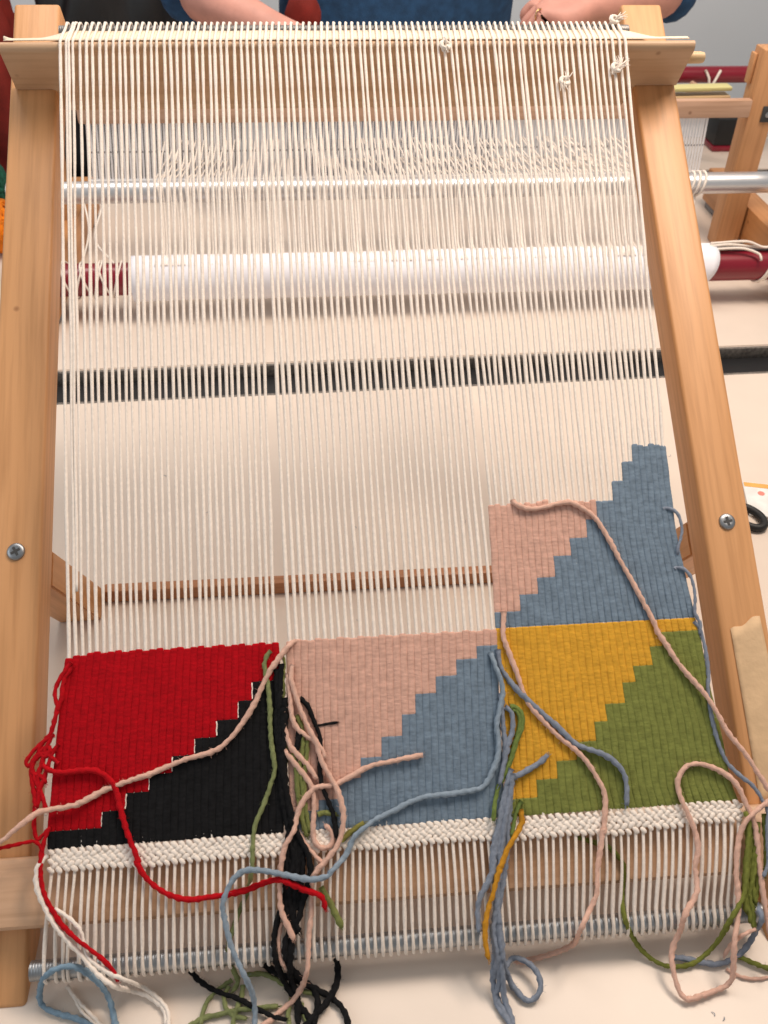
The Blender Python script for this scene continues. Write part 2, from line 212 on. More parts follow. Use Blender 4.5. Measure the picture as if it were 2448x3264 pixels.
('short upright green strand in the table coil', 'sage', 1.9, 'green yarn ends on the table below the rod', "-131.5,3.6,3.0 -132.4,-5.8,3.0 -137.0,-16.2,3.0 -139.0,-27.4,3.0"),
('wide green strand lying right of the coil under the black yarns', 'sage', 1.9, 'green yarn ends on the table below the rod', "-128.8,11.5,3.0 -116.4,11.3,3.0 -107.3,7.3,3.0 -100.7,1.9,3.0 -83.6,-5.1,3.0 -71.4,-8.4,3.0"),
('green end at the bottom edge below the black tangle', 'sage', 1.9, 'green yarn ends on the table below the rod', "-94.5,-31.1,3.0 -96.8,-21.8,3.0 -95.1,-14.3,3.0 -91.7,-4.4,3.0"),
('short green end right of the black tangle at the bottom edge', 'sage', 1.9, 'green yarn ends on the table below the rod', "-81.7,-28.4,3.0 -85.5,-19.7,3.0 -85.4,-13.5,3.0"),
('lowest left green strand beside the pink square and black weave', 'green', 2.0, 'green strands down the left side of the pink square', "-84.9,128.3,129.3 -82.8,118.4,121.9 -82.6,105.4,112.3 -80.1,89.2,100.3 -75.8,76.2,90.6"),
('upper middle green strand beside the pink square', 'green', 2.0, 'green strands down the left side of the pink square', "-72.7,135.6,134.7 -74.1,124.5,126.5 -76.5,111.5,116.9 -76.5,95.4,104.9 -74.0,79.3,92.9"),
('top green strand tucked behind the pink yarns', 'green', 2.0, 'green strands down the left side of the pink square', "-81.2,152.0,146.9 -78.0,147.1,143.3 -76.0,137.7,136.3 -78.3,124.7,126.6 -82.3,111.8,117.1 -81.3,98.8,107.4"),
('thin green strand low between two pink yarns', 'green', 2.0, 'green strands down the left side of the pink square', "-79.7,114.9,119.4 -77.8,101.9,109.7 -79.3,89.1,100.2 -78.1,79.5,93.1"),
('short flat green end on the foot of the blue square', 'green', 2.0, 'green strands down the left side of the pink square', "-66.8,89.1,100.2 -61.8,90.1,101.0 -56.8,89.2,100.3 -51.9,88.3,99.6"),
('olive end poking out over the cream twining under the blue square', 'olive', 2.4, None, "-49.5,72.4,89.0 -43.5,75.2,91.1 -37.5,78.7,93.7 -30.7,80.5,97.5"),
('short thick green end hanging over bare warp beside the red yarn tip', 'green', 2.6, None, "-66.9,45.2,68.8 -63.1,39.4,64.5 -58.6,32.4,59.3 -55.0,25.6,55.5 -52.1,20.0,51.3"),
('green yarn loops stitched in zigzag along the left edge of the pink square', 'green', 1.3, None, "-87.8,193.7,176.6 -91.4,190.4,174.2 -87.2,188.1,172.5 -90.8,184.2,169.6 -88.5,179.3,166.0 -92.1,174.7,162.5 -88.4,172.5,160.9 -91.5,169.2,158.5 -88.2,167.7,157.4 -92.6,164.5,155.0 -89.3,161.7,152.9 -92.1,156.4,149.0 -90.3,139.0,136.0 -90.2,122.6,123.8 -93.0,117.5,120.0 -89.7,115.4,118.5 -93.6,113.0,116.7 -90.0,110.2,114.6 -93.0,107.1,112.3 -90.2,105.0,110.8 -92.1,101.2,108.0 -88.9,98.5,105.9"),
('pink yarn strand running from the pink square down to the table edge', 'pink', 2.1, None, "-82.2,184.5,171.1 -84.2,175.2,167.9 -82.0,166.3,161.3 -76.8,152.6,151.1 -70.6,140.3,142.0 -65.2,131.5,135.4 -63.9,124.8,130.5 -60.2,116.8,124.5 -54.0,108.0,118.0 -49.5,99.0,113.7 -46.8,87.9,105.6 -47.4,78.4,98.5 -50.4,70.4,92.5 -53.3,65.6,90.2 -62.8,57.4,84.1 -71.3,51.1,79.4 -75.0,45.2,70.1 -74.8,32.9,60.9 -77.1,20.9,52.0 -78.5,8.9,43.1 -79.9,-3.3,35.3 -84.8,-5.6,14.0 -91.7,-11.9,6.0 -104.0,-20.1,4.0 -113.6,-27.0,4.0 -119.8,-31.6,4.0"),
('pink yarn strand bending behind the first at the left of the pink square', 'pink', 2.0, None, "-87.1,179.3,167.2 -85.3,160.3,155.6 -84.6,150.2,148.1 -79.9,141.4,141.5 -70.9,136.3,137.8 -64.4,132.0,134.6 -60.5,126.6,130.5 -59.0,122.5,127.5"),
('beige pink strand slanting under the tangle beside the black weave', 'pink', 2.1, None, "-88.6,157.7,151.2 -91.8,151.2,147.6 -90.1,141.1,140.1 -87.1,132.4,133.6 -79.9,125.5,128.5 -71.9,117.9,122.8 -66.4,110.4,117.3"),
('pink yarn ending in a round loop over the cream twining', 'pink', 2.1, None, "-91.9,130.0,131.8 -85.1,122.5,126.2 -77.1,114.2,120.1 -71.6,107.5,115.1 -69.5,100.9,110.2 -70.2,88.1,100.7 -71.5,78.6,93.7 -69.5,71.0,88.0 -61.4,67.4,85.3 -55.4,71.4,88.3 -56.2,77.8,93.1 -61.4,81.9,96.1"),
('pink yarn with a cut end on the blue square, crossing the black bundle', 'pink', 2.2, None, "20.2,120.5,126.0 7.7,119.5,125.3 -9.5,117.4,123.7 -22.3,116.1,122.7 -35.3,111.5,119.4 -48.2,107.0,116.0 -55.8,105.1,114.6 -65.0,105.6,115.0 -72.7,101.8,112.1 -79.7,95.1,107.2 -84.3,86.4,100.7 -85.3,78.6,98.6 -92.3,70.8,92.8 -96.0,62.2,86.5 -98.1,51.2,78.3 -99.0,39.0,69.2 -97.4,29.8,62.4 -93.0,21.1,55.9 -89.3,14.3,50.8"),
('thin beige pink strand behind the steel rod among the black yarns', 'pink', 1.7, None, "-98.8,27.1,52.9 -101.2,17.6,45.8 -100.8,8.0,38.7 -97.5,1.8,34.1"),
('beige strand crossing from the black weave corner to the bare warp', 'pink', 1.7, None, "-84.6,81.8,94.8 -76.1,69.9,86.0 -68.3,61.6,82.3 -64.4,58.3,79.8"),
('black yarn down the right edge of the black weave ending beside a pink cut end', 'black', 2.5, 'black yarns bundled between the black weave and the pink square', "-91.6,185.6,171.9 -93.7,165.3,156.8 -94.2,145.3,141.9 -94.2,125.5,127.2 -91.8,105.8,112.6 -87.6,89.6,100.6 -88.5,87.1,100.0 -86.7,74.4,90.5 -89.9,58.9,79.0 -92.9,46.7,69.9 -94.3,34.5,60.9 -90.7,24.6,53.5 -86.1,19.4,49.7"),
('black yarn bowing right below the black weave then running to the bottom edge', 'black', 2.5, 'black yarns bundled between the black weave and the pink square', "-87.7,84.1,100.2 -80.1,71.1,90.6 -74.9,62.0,83.8 -74.6,52.1,76.4 -78.4,41.8,68.8 -82.9,32.9,62.2 -84.8,26.9,57.8 -90.0,22.7,52.1 -95.1,16.4,47.4 -96.3,7.4,40.8 -93.6,4.1,30.0 -87.1,1.7,14.0 -77.7,-3.6,6.0 -64.9,-10.2,4.0 -55.5,-18.7,4.0 -51.3,-27.5,4.0 -50.1,-35.9,4.0"),
('black yarn bowing left past the steel rod and down to the bottom edge', 'black', 2.5, 'black yarns bundled between the black weave and the pink square', "-89.6,82.1,96.2 -93.1,59.1,79.1 -94.8,40.6,65.4 -101.0,29.3,55.7 -104.7,17.4,46.9 -104.3,7.3,40.7 -101.9,2.5,26.0 -97.1,-2.9,10.0 -89.4,-12.8,4.0 -81.6,-23.5,4.0 -77.7,-29.9,4.0"),
('black yarn falling straight through the middle of the black tangle to the table', 'black', 2.5, 'black yarns bundled between the black weave and the pink square', "-86.6,73.9,91.4 -84.9,58.1,79.7 -87.3,42.8,68.3 -88.9,27.6,57.0 -91.2,12.7,45.9 -93.5,2.3,34.0 -92.9,-0.1,12.0 -89.3,-9.4,5.0 -88.9,-30.8,5.0"),
('black yarn crossing the tangle on the table below the steel rod', 'black', 2.5, 'black yarns bundled between the black weave and the pink square', "-116.3,18.6,5.0 -110.5,14.0,5.0 -99.7,7.4,5.0 -87.4,1.6,5.0 -76.9,-3.3,5.0 -73.1,-13.0,5.0 -74.3,-22.2,5.0 -77.0,-31.8,5.0"),
('black yarn curving down from the rod right of the pink strand on the table', 'black', 2.5, 'black yarns bundled between the black weave and the pink square', "-57.4,13.1,14.0 -56.2,7.5,6.0 -57.9,-2.9,6.0 -63.3,-11.9,6.0 -71.8,-21.3,6.0 -80.0,-28.2,6.0 -84.9,-33.8,6.0"),
('black yarn in the tight bundle along the right edge of the black weave', 'black', 2.5, 'black yarns bundled between the black weave and the pink square', "-90.0,163.8,155.7 -89.9,147.7,143.7 -92.1,134.6,134.0 -91.9,121.4,124.2 -91.6,109.1,115.0 -89.7,94.9,105.8 -84.7,79.4,94.2 -83.8,64.8,83.4 -88.7,49.5,72.0"),
('black yarn in the tight bundle along the right edge of the black weave', 'black', 2.5, 'black yarns bundled between the black weave and the pink square', "-95.2,152.6,146.1 -96.5,132.7,131.4 -94.0,113.0,116.7 -92.4,93.6,102.3 -89.2,74.3,88.0 -91.6,60.0,77.3 -90.0,41.3,63.4"),
('black yarn in the tight bundle along the right edge of the black weave', 'black', 2.5, 'black yarns bundled between the black weave and the pink square', "-91.9,157.9,152.6 -91.5,137.9,137.7 -93.7,118.3,123.2 -88.9,95.5,106.2 -84.0,76.2,91.8 -79.7,63.4,82.3 -84.0,46.2,69.5 -90.4,31.2,58.4"),
('black yarn in the tight bundle along the right edge of the black weave', 'black', 2.5, 'black yarns bundled between the black weave and the pink square', "-90.6,76.0,92.9 -87.2,62.0,82.5 -91.1,48.6,72.6 -90.9,36.3,63.4 -89.0,24.6,54.8 -84.4,20.1,51.4"),
('black yarn in the tight bundle along the right edge of the black weave', 'black', 2.5, 'black yarns bundled between the black weave and the pink square', "-88.9,80.7,93.9 -83.1,64.0,81.5 -83.9,49.1,70.5 -91.8,36.0,60.8 -93.9,25.8,53.2"),
('black yarn in the tight bundle along the right edge of the black weave', 'black', 2.5, 'black yarns bundled between the black weave and the pink square', "-81.1,136.0,135.0 -77.6,139.1,137.4 -78.2,144.5,141.3 -81.4,131.4,131.6 -83.2,127.5,128.8"),
('black yarn in the tight bundle along the right edge of the black weave', 'black', 2.5, 'black yarns bundled between the black weave and the pink square', "-96.0,183.1,168.8 -95.5,166.0,156.1 -97.2,146.0,141.2 -95.3,122.8,124.0 -94.5,103.3,109.5 -91.2,83.9,95.1"),
('black yarn in the tight bundle along the right edge of the black weave', 'black', 2.5, 'black yarns bundled between the black weave and the pink square', "-87.3,78.8,93.8 -91.9,67.7,85.6 -88.4,55.1,76.2 -92.2,42.9,67.2 -89.6,30.6,58.0"),
('black yarn in the tight bundle along the right edge of the black weave', 'black', 2.5, 'black yarns bundled between the black weave and the pink square', "-80.3,69.6,87.0 -85.2,54.9,76.0 -82.3,46.1,69.5 -87.0,32.8,59.7"),
('black yarn lying across the green coil on the table', 'black', 2.0, None, "-173.0,16.6,7.0 -164.5,7.9,5.0 -152.8,0.6,5.0 -137.9,-5.7,5.0 -128.1,-10.8,5.0 -121.6,-15.2,5.0 -116.0,-18.0,5.0 -107.9,-22.5,5.0 -97.6,-25.6,5.0"),
('black yarn curling over the lower left of the pink square', 'black', 2.0, None, "-77.7,162.9,155.0 -71.5,158.2,151.5 -67.7,149.3,144.9 -63.9,141.8,139.3 -61.8,133.1,132.9 -63.2,123.9,126.1 -63.8,113.6,119.6 -61.8,103.7,112.3 -56.6,93.1,104.5 -53.8,84.0,97.7 -52.8,72.8,91.8"),
('short frayed black wisp sticking out on the pink square', 'black', 1.0, None, "-67.1,145.2,140.6 -62.9,145.3,140.7 -55.2,146.0,141.2 -47.5,146.4,141.5"),
('blue grey yarn slanting under the pink one with its cut end on the green weave', 'bluegrey', 2.3, None, "89.7,187.9,172.3 90.2,176.7,164.0 95.5,168.8,158.2 104.5,157.4,152.2 118.9,145.1,143.1 131.8,135.0,135.5 141.2,126.4,129.2 149.2,120.6,124.9 161.6,116.1,122.7 171.6,112.2,119.9 179.6,107.1,116.1 184.7,99.5,110.5 185.4,90.2,103.5 183.5,80.5,96.3"),
('blue grey strand looping behind the green arch at the mustard edge', 'bluegrey', 2.3, 'blue grey yarns bundled between the blue and mustard squares', "91.2,148.5,145.6 95.3,146.3,143.9 96.9,140.7,139.8 95.4,132.0,133.3 91.1,124.9,128.0 86.2,112.5,118.8 81.1,99.0,110.0"),
('blue grey strand straight along the right edge of the blue square', 'bluegrey', 2.3, 'blue grey yarns bundled between the blue and mustard squares', "88.9,158.1,151.5 88.2,136.4,135.3 88.8,126.2,127.8 86.4,113.0,118.0"),
('blue grey strand leaving the bundle leftwards over bare warp with its end at the rod', 'bluegrey', 2.3, 'blue grey yarns bundled between the blue and mustard squares', "91.6,108.3,117.0 87.1,98.7,109.8 82.5,89.1,102.7 78.9,79.6,95.6 74.6,63.8,83.9 70.5,50.8,75.5 70.9,48.8,74.0 64.8,39.2,66.8 57.3,30.9,60.7 54.6,21.8,53.9 55.1,10.7,45.7"),
('longest blue grey strand running down the bundle to the bottom edge', 'bluegrey', 2.3, 'blue grey yarns bundled between the blue and mustard squares', "91.9,104.4,115.3 88.7,91.5,105.7 82.6,75.6,93.9 78.3,59.9,82.2 75.2,47.4,73.0 72.4,37.2,62.9 68.7,18.8,49.2 67.0,3.6,37.9 64.9,-6.2,24.0 64.4,-16.2,10.0 67.4,-25.8,4.0 71.7,-37.7,4.0 74.2,-46.2,4.0"),
('blue grey yarn in the thick bundle below the blue square', 'bluegrey', 2.3, 'blue grey yarns bundled between the blue and mustard squares', "88.7,89.3,101.6 83.9,70.2,87.4 84.2,66.9,84.9 82.1,55.5,76.5 75.8,37.0,62.7 69.5,18.7,49.2 69.1,0.4,35.5 71.1,-13.9,22.0 71.5,-23.8,8.0 74.8,-35.3,3.0 75.6,-43.7,3.0"),
('blue grey yarn in the thick bundle below the blue square', 'bluegrey', 2.3, 'blue grey yarns bundled between the blue and mustard squares', "87.1,98.7,109.8 81.8,82.7,97.9 75.3,70.1,88.6 70.5,57.6,79.3 69.1,45.1,70.0 70.3,49.4,73.2 71.5,30.5,59.2 66.2,12.3,45.7 67.7,-3.6,33.8 64.8,-12.3,14.0"),
('blue grey yarn in the thick bundle below the blue square', 'bluegrey', 2.3, 'blue grey yarns bundled between the blue and mustard squares', "89.6,102.9,110.5 87.3,83.4,96.0 81.2,67.6,84.2 80.5,62.5,80.4 78.3,43.6,66.4 72.0,25.2,52.7 66.0,8.3,40.2 67.8,-5.2,30.2 69.0,-15.1,16.0 65.1,-24.8,4.0 73.3,-42.4,4.0"),
('blue grey yarn in the thick bundle below the blue square', 'bluegrey', 2.3, 'blue grey yarns bundled between the blue and mustard squares', "90.5,98.5,109.7 85.6,85.7,100.2 78.7,69.9,88.5 75.2,54.2,76.8 76.6,52.8,75.7 70.6,36.8,63.8 71.0,18.2,50.0 71.8,2.8,38.6 71.6,-6.2,31.9"),
('blue grey yarn curling into a ring on the table below the bundle', 'bluegrey', 2.3, None, "70.5,14.7,48.7 71.3,-0.6,37.3 73.2,-6.1,24.0 77.7,-9.2,8.0 80.0,-13.4,4.0 86.5,-24.0,4.0 93.2,-27.4,4.0 101.3,-21.6,8.0 101.8,-11.5,12.0 96.2,-2.6,12.0 88.6,2.9,12.0 82.4,3.4,12.0 82.5,3.5,10.0 75.9,-4.4,14.0"),
('short blue grey yarn end lying on the mustard weave', 'bluegrey', 2.4, None, "91.2,103.6,112.2 95.6,104.0,112.5 105.5,107.2,114.9 116.5,111.9,118.4 122.7,115.9,121.4"),
('leaf green yarn arching over the left edge of the mustard weave', 'leaf', 2.0, None, "95.7,148.9,144.6 101.0,148.6,144.4 104.8,143.7,140.8 105.2,139.6,137.7 103.2,133.6,133.3 98.3,125.8,127.4 92.7,115.3,119.7 84.6,104.5,111.6 78.4,95.6,105.1 74.2,82.0,99.9 73.1,75.6,95.2"),
('green strand doubled along the inside of the green arch', 'leaf', 1.8, None, "97.3,146.8,143.0 102.4,145.2,141.9 102.9,138.3,136.8 99.7,130.4,130.9 95.3,122.6,125.1 90.7,112.8,117.8 84.4,103.2,110.7"),
('leaf green strand passing behind the mustard yarn over the cream twining', 'leaf', 1.9, None, "98.2,88.7,99.9 93.3,83.1,95.7 90.2,75.5,90.1 86.8,66.3,85.7"),
('mustard yarn hanging from the twining over the bundle to the rod', 'mustard', 2.2, None, "96.3,83.6,96.1 97.4,77.7,91.7 94.5,72.0,87.5 85.8,61.6,86.0 79.9,54.4,80.6 75.7,47.0,75.2 74.6,46.4,74.7 68.1,32.4,64.3 61.7,20.4,55.4 58.9,9.6,47.4 58.8,0.5,40.6 60.1,-6.2,35.6"),
('pink yarn dropping from the slit above the mustard weave and curving down over green', 'pink', 2.1, None, "97.7,213.0,191.0 94.7,194.7,179.9 96.7,189.0,175.7 100.1,179.8,168.8 104.1,168.5,160.4 107.9,155.9,151.1 113.1,147.4,144.8 122.4,137.5,137.4 134.2,126.8,129.4 144.7,119.5,124.0 154.8,110.3,117.2 161.3,100.6,110.0 166.2,91.8,103.4 166.8,83.9,97.6 164.2,72.3,88.9 161.4,61.7,83.6 162.3,68.1,88.3 158.3,55.4,78.9 153.9,43.0,69.7 150.6,26.9,59.0 144.3,18.7,52.9 133.9,5.3,49.1 134.2,9.4,14.0 121.7,6.9,8.0 102.6,4.7,4.0 87.1,3.5,4.0"),
('pink yarn from the top of the upper pink square trailing past the right post', 'pink', 2.2, None, "114.8,291.3,248.0 116.5,286.1,247.8 124.4,283.0,245.5 136.7,282.6,245.2 153.5,285.3,247.2 164.7,286.1,247.8 175.1,281.2,244.2 185.2,274.2,238.9 194.2,260.5,228.8 202.7,243.7,216.3 211.3,228.1,204.7 219.7,211.6,192.5 226.9,197.5,182.0 227.6,193.3,178.8 234.1,183.5,171.6 244.5,166.7,160.3 255.9,154.8,151.5 265.6,139.1,143.6 275.5,120.4,129.7 286.0,107.3,121.2 294.2,94.9,112.0 302.2,82.7,102.9 308.5,73.6,96.1"),
('beige pink yarn looping on the green weave and again down to the table', 'pink', 2.2, None, "310.1,79.0,101.4 300.0,73.6,97.4 289.4,68.9,93.9 279.5,62.9,89.5 274.4,56.8,79.9 269.1,42.9,69.6 266.7,30.2,60.2 266.0,17.6,50.8 262.8,5.2,41.6 256.5,-7.4,37.2 254.5,-20.9,22.0 253.4,-27.7,10.0 247.1,-29.9,5.0 230.1,-34.1,5.0 214.7,-36.7,5.0 210.4,-30.9,7.0 208.4,-23.2,12.0 208.5,-11.2,18.0 211.4,-2.5,22.0 217.1,4.2,30.0 216.9,6.7,52.7 226.1,16.6,53.8 231.3,21.9,57.7 233.9,31.4,61.0 233.6,39.7,67.2 237.5,47.1,72.8 238.3,56.8,79.9 235.1,68.0,88.2 230.6,78.0,95.7 229.1,86.5,99.5 229.2,94.5,105.4 235.2,101.5,110.7 244.7,104.4,112.8 255.9,102.5,111.4 270.0,96.4,106.9 277.7,88.2,103.3 282.1,78.7,96.2 285.0,70.6,90.2 287.9,62.6,84.2 287.7,48.3,73.6 287.0,35.4,64.1 286.7,16.4,49.9 287.0,0.6,38.2 289.1,-15.0,26.6"),
('cream strand at the lower right joining the hanging pink loop', 'pink', 1.6, None, "275.5,-1.8,38.9 262.8,-5.1,36.5 261.4,-2.0,14.0 255.7,-7.3,8.0"),
('thin cream strand on the table at the lower right corner', 'pink', 1.3, None, "256.3,-14.7,2.0 262.0,-20.1,2.0 273.4,-24.3,2.0 287.3,-24.2,2.0 296.7,-22.9,2.0"),
('green yarn bowing down under the right bare warp like a hanging loop', 'green2', 2.0, None, "143.1,67.4,74.6 159.1,63.3,71.5 167.5,60.8,69.7 172.9,56.0,66.2 178.2,50.5,62.1 177.7,41.6,55.4 174.0,29.0,46.1 173.6,14.8,40.0 180.2,9.2,24.0 188.4,4.0,10.0 198.4,-4.2,4.0 208.6,-10.0,4.0 221.3,-11.0,4.0 233.4,-8.3,5.0 246.0,-2.4,12.0 252.6,1.5,26.0 258.8,7.7,44.0 269.3,18.1,52.4 274.3,30.5,61.6 277.6,43.1,71.0 283.0,62.3,85.2 281.0,70.2,91.2"),
('left green strand hanging beside the last warp thread', 'green2', 2.0, 'green strands hanging beside the right end of the bare warp', "285.3,68.3,86.0 282.8,50.8,73.0 274.4,25.5,54.2 274.5,3.5,37.8"),
('right green strand hanging past the looped pink yarn', 'green2', 2.0, 'green strands hanging beside the right end of the bare warp', "291.2,64.2,84.2 284.2,37.3,64.2 275.9,21.8,52.7 276.9,9.1,43.3 276.0,-0.2,36.3"),
('middle green strand of the right bunch', 'green2', 2.0, 'green strands hanging beside the right end of the bare warp', "288.3,70.1,87.3 286.3,50.6,72.8 279.9,31.6,58.7 280.2,15.1,46.4"),
('green strand in the bunch hanging right of the bare warp', 'green2', 2.0, 'green strands hanging beside the right end of the bare warp', "282.0,65.2,83.7 280.3,47.0,70.2 273.1,28.2,56.2 271.5,10.5,43.1"),
('green strand in the bunch hanging right of the bare warp', 'green2', 2.0, 'green strands hanging beside the right end of the bare warp', "298.0,69.6,86.9 295.9,50.1,72.4 291.2,31.0,58.3"),
('green strand in the bunch hanging right of the bare warp', 'green2', 2.0, 'green strands hanging beside the right end of the bare warp', "281.1,44.9,67.4 285.3,30.5,56.7 279.3,13.1,43.7"),
('green strand in the bunch hanging right of the bare warp', 'green2', 2.0, 'green strands hanging beside the right end of the bare warp', "284.4,56.7,78.6 275.5,37.8,64.6 275.3,18.7,50.4"),
('green end trailing on the table at the lower right corner', 'green2', 2.0, None, "268.6,-6.5,4.0 276.3,-11.4,4.0 289.2,-18.2,4.0 297.4,-19.7,4.0"),
('blue grey yarn sagging beneath the right end of the rod', 'bluegrey', 2.3, None, "214.5,-3.0,4.0 227.6,-5.7,4.0 247.3,-11.5,4.0 261.3,-9.3,4.0 273.9,-3.7,8.0 282.5,3.6,22.0 280.1,2.7,47.2 280.6,11.3,48.6"),
('blue grey yarn following the right edge of the green weave past the post', 'bluegrey', 1.7, None, "262.0,199.5,181.0 267.0,192.9,176.1 268.6,179.1,165.8 268.5,163.4,154.1 265.6,152.5,147.3 265.4,140.2,138.1 266.3,126.9,128.3 269.2,113.6,118.4 274.0,103.3,110.8 281.7,93.3,107.1 291.1,86.9,102.3 297.2,77.7,95.5 299.8,68.7,91.3 297.1,59.0,84.1 293.1,35.3,66.5 287.6,29.3,62.0"),
('upper small blue loop sticking out of the right edge of the blue weave', 'bluegrey', 1.5, None, "247.9,280.6,240.0 252.3,281.3,240.5 257.2,277.3,241.3 260.7,273.3,238.3 261.8,267.0,233.6 261.3,260.3,228.6 258.7,255.5,223.8 255.7,250.1,219.8 255.7,247.1,215.1"),
('lower small blue loop sticking out of the right edge of the blue weave', 'bluegrey', 1.5, None, "251.3,237.3,207.8 255.0,238.5,208.7 261.0,233.6,208.8 264.2,228.0,204.6 265.5,219.7,198.5 264.3,210.5,191.7 262.6,203.0,186.1 267.2,198.1,181.2 266.7,193.3,177.6 265.5,190.3,174.1"),
]# ================================================================== the setting
box('floor', (-6, -4, -.80), (6, 3.4, -.75), M['floor'], bev=0, kind='structure')
box('wall', (-6, 2.6, -.75), (6, 2.7, 2.8), M['wall'], bev=0, kind='structure')
def table(label, x0, x1, pts_near, pts_far, legs):
    t = thing('table', label, 'table', Matrix.Translation(((x0 + x1) / 2, (pts_near[0] + pts_far[0]) / 2, -.75)))
    inv = t.matrix_world.inverted()
    V = [(x0, pts_near[0], 0), (x1, pts_near[1], 0), (x1, pts_far[1], 0), (x0, pts_far[0], 0)]
    bm = bmesh.new(); top = [bm.verts.new(v) for v in V]; bot = [bm.verts.new((v[0], v[1], -.028)) for v in V]
    bm.faces.new(top); bm.faces.new(bot[::-1])
    for i in range(4): bm.faces.new((top[i], bot[i], bot[(i + 1) % 4], top[(i + 1) % 4]))
    bmesh.ops.bevel(bm, geom=bm.edges[:], offset=.0015, segments=2, affect='EDGES'); bmesh.ops.recalc_face_normals(bm, faces=bm.faces[:])
    me = bpy.data.meshes.new('table_top'); bm.to_mesh(me); bm.free(); me.transform(inv); link('table_top', me, M['laminate'], t)
    for (ya, yb, sg) in ((pts_far[0], pts_far[1], 1), (pts_near[0], pts_near[1], -1)):     # worn metal band on the long edges
        o = obox('edge_strip', (x0, ya + sg * .0032, -.012), (x1, yb + sg * .0032, -.012), .006, .022, M['edge'], t, .001); o.data.transform(inv)
    for lx, ly in legs:
        o = box('leg', (lx - .02, ly - .02, -.75), (lx + .02, ly + .02, -.0285), M['dark'], t); o.data.transform(inv)
    return t
table('cream laminate table under the tapestry loom', -1.5, 1.6, (-.55, -.55), (.829, .892), ((-1.3, -.4), (1.4, -.4), (-1.3, .75), (1.4, .75)))
table('cream laminate table carrying the heddle loom beyond the black gap', -1.5, 1.6, (.934, .967), (1.69, 1.69), ((-1.3, 1.05), (1.4, 1.05), (-1.3, 1.55), (1.4, 1.55)))
table('cream table at the back right below the grey wall', .64, 2.6, (1.745, 1.745), (1.965, 1.965), ((.75, 1.78), (2.4, 1.78), (.75, 1.9), (2.4, 1.9)))
br = obox('cable_duct', (-1.5, .881, -.030), (1.6, .929, -.030), .074, .026, M['blackp'], None, .007)
tag(br, 'black cable duct filling the gap between the two cream tables', 'cable duct')
# ================================================================== tapestry loom
loom = thing('tapestry_loom', 'leaning orange wood tapestry loom frame filling the foreground', 'loom', LOOM)
PT = .037
for sx, um in ((-1, -.2985), (1, .2998)):
    lo, hi = (um - .0465, um) if sx < 0 else (um, um + .0455)
    p = box('post', (lo, .002, -PT), (hi, .9495, 0), M['wood_y'], loom, .0035, 3)
    if sx > 0: p['label'] = 'right post with a strip of masking tape near its foot'
def lerp(a, b, t): return a + (b - a) * t
def beam():
    us = np.concatenate([np.linspace(-.338, -.262, 16), np.linspace(-.24, .24, 13), np.linspace(.262, .346, 16)]); V = []; F = []
    def top(u):
        d = min(u + .338, .346 - u); t = min(1, max(0, (d - .042) / .030)); return t * t * (3 - 2 * t)
    n = 0
    for u in us:
        k = .16 + .84 * top(u); back = -.030 if -.2975 < u < .2988 else .0008; tn, tv_ = lerp(.0545, .0350, k), lerp(.8505, .8835, k)
        sec = [(back, .8425), (.050, .8425), (.0535, .8437), (.0555, .8462), (.0558, .8490), (.0545, .8512), (tn, tv_ - .003), (tn - .0015, tv_ - .0026), (back, tv_ - .009)]
        n = len(sec); V += [(u, b, a) for a, b in sec]
    for i in range(len(us) - 1):
        for j in range(n): F.append((i * n + j, i * n + (j + 1) % n, (i + 1) * n + (j + 1) % n, (i + 1) * n + j))
    F += [tuple(range(n))[::-1], tuple((len(us) - 1) * n + k for k in range(n))]
    me = mesh('top_beam', V, F); bm = bmesh.new(); bm.from_mesh(me); bmesh.ops.recalc_face_normals(bm, faces=bm.faces[:]); bm.to_mesh(me); bm.free(); me.set_sharp_from_angle(angle=math.radians(42)); return link('top_beam', me, M['pale_x'], loom)
beam()
def strip():  # added pale strip: its cream stands in for light on the beam's top
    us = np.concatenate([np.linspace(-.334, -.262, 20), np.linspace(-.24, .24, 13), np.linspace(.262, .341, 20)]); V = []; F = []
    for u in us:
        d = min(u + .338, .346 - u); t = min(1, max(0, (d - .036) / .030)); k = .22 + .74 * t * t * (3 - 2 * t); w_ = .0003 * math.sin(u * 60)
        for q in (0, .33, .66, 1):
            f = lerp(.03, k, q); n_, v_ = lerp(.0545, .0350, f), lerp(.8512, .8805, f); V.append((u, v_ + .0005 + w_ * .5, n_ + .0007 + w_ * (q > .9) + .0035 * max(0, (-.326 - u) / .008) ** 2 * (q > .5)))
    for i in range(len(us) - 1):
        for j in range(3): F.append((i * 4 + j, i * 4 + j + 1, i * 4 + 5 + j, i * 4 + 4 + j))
    o = link('lit_top_strip', mesh('lit_top_strip', V, F), M['lit_cream'], loom); o.modifiers.new('s', 'SOLIDIFY').thickness = .0008; o['label'] = 'cream strip on the top beam standing in for its bright lit face'
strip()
pg = lathe('peg', [(.0045, 0), (.0058, .002), (.0058, .016), (.005, .020), (.002, .0215)], M['stick'], loom, 14, Matrix.Translation((.3455, .852, .030)) @ Matrix.Rotation(math.radians(90), 4, 'Y')); pg.scale = (1, 1, 1)
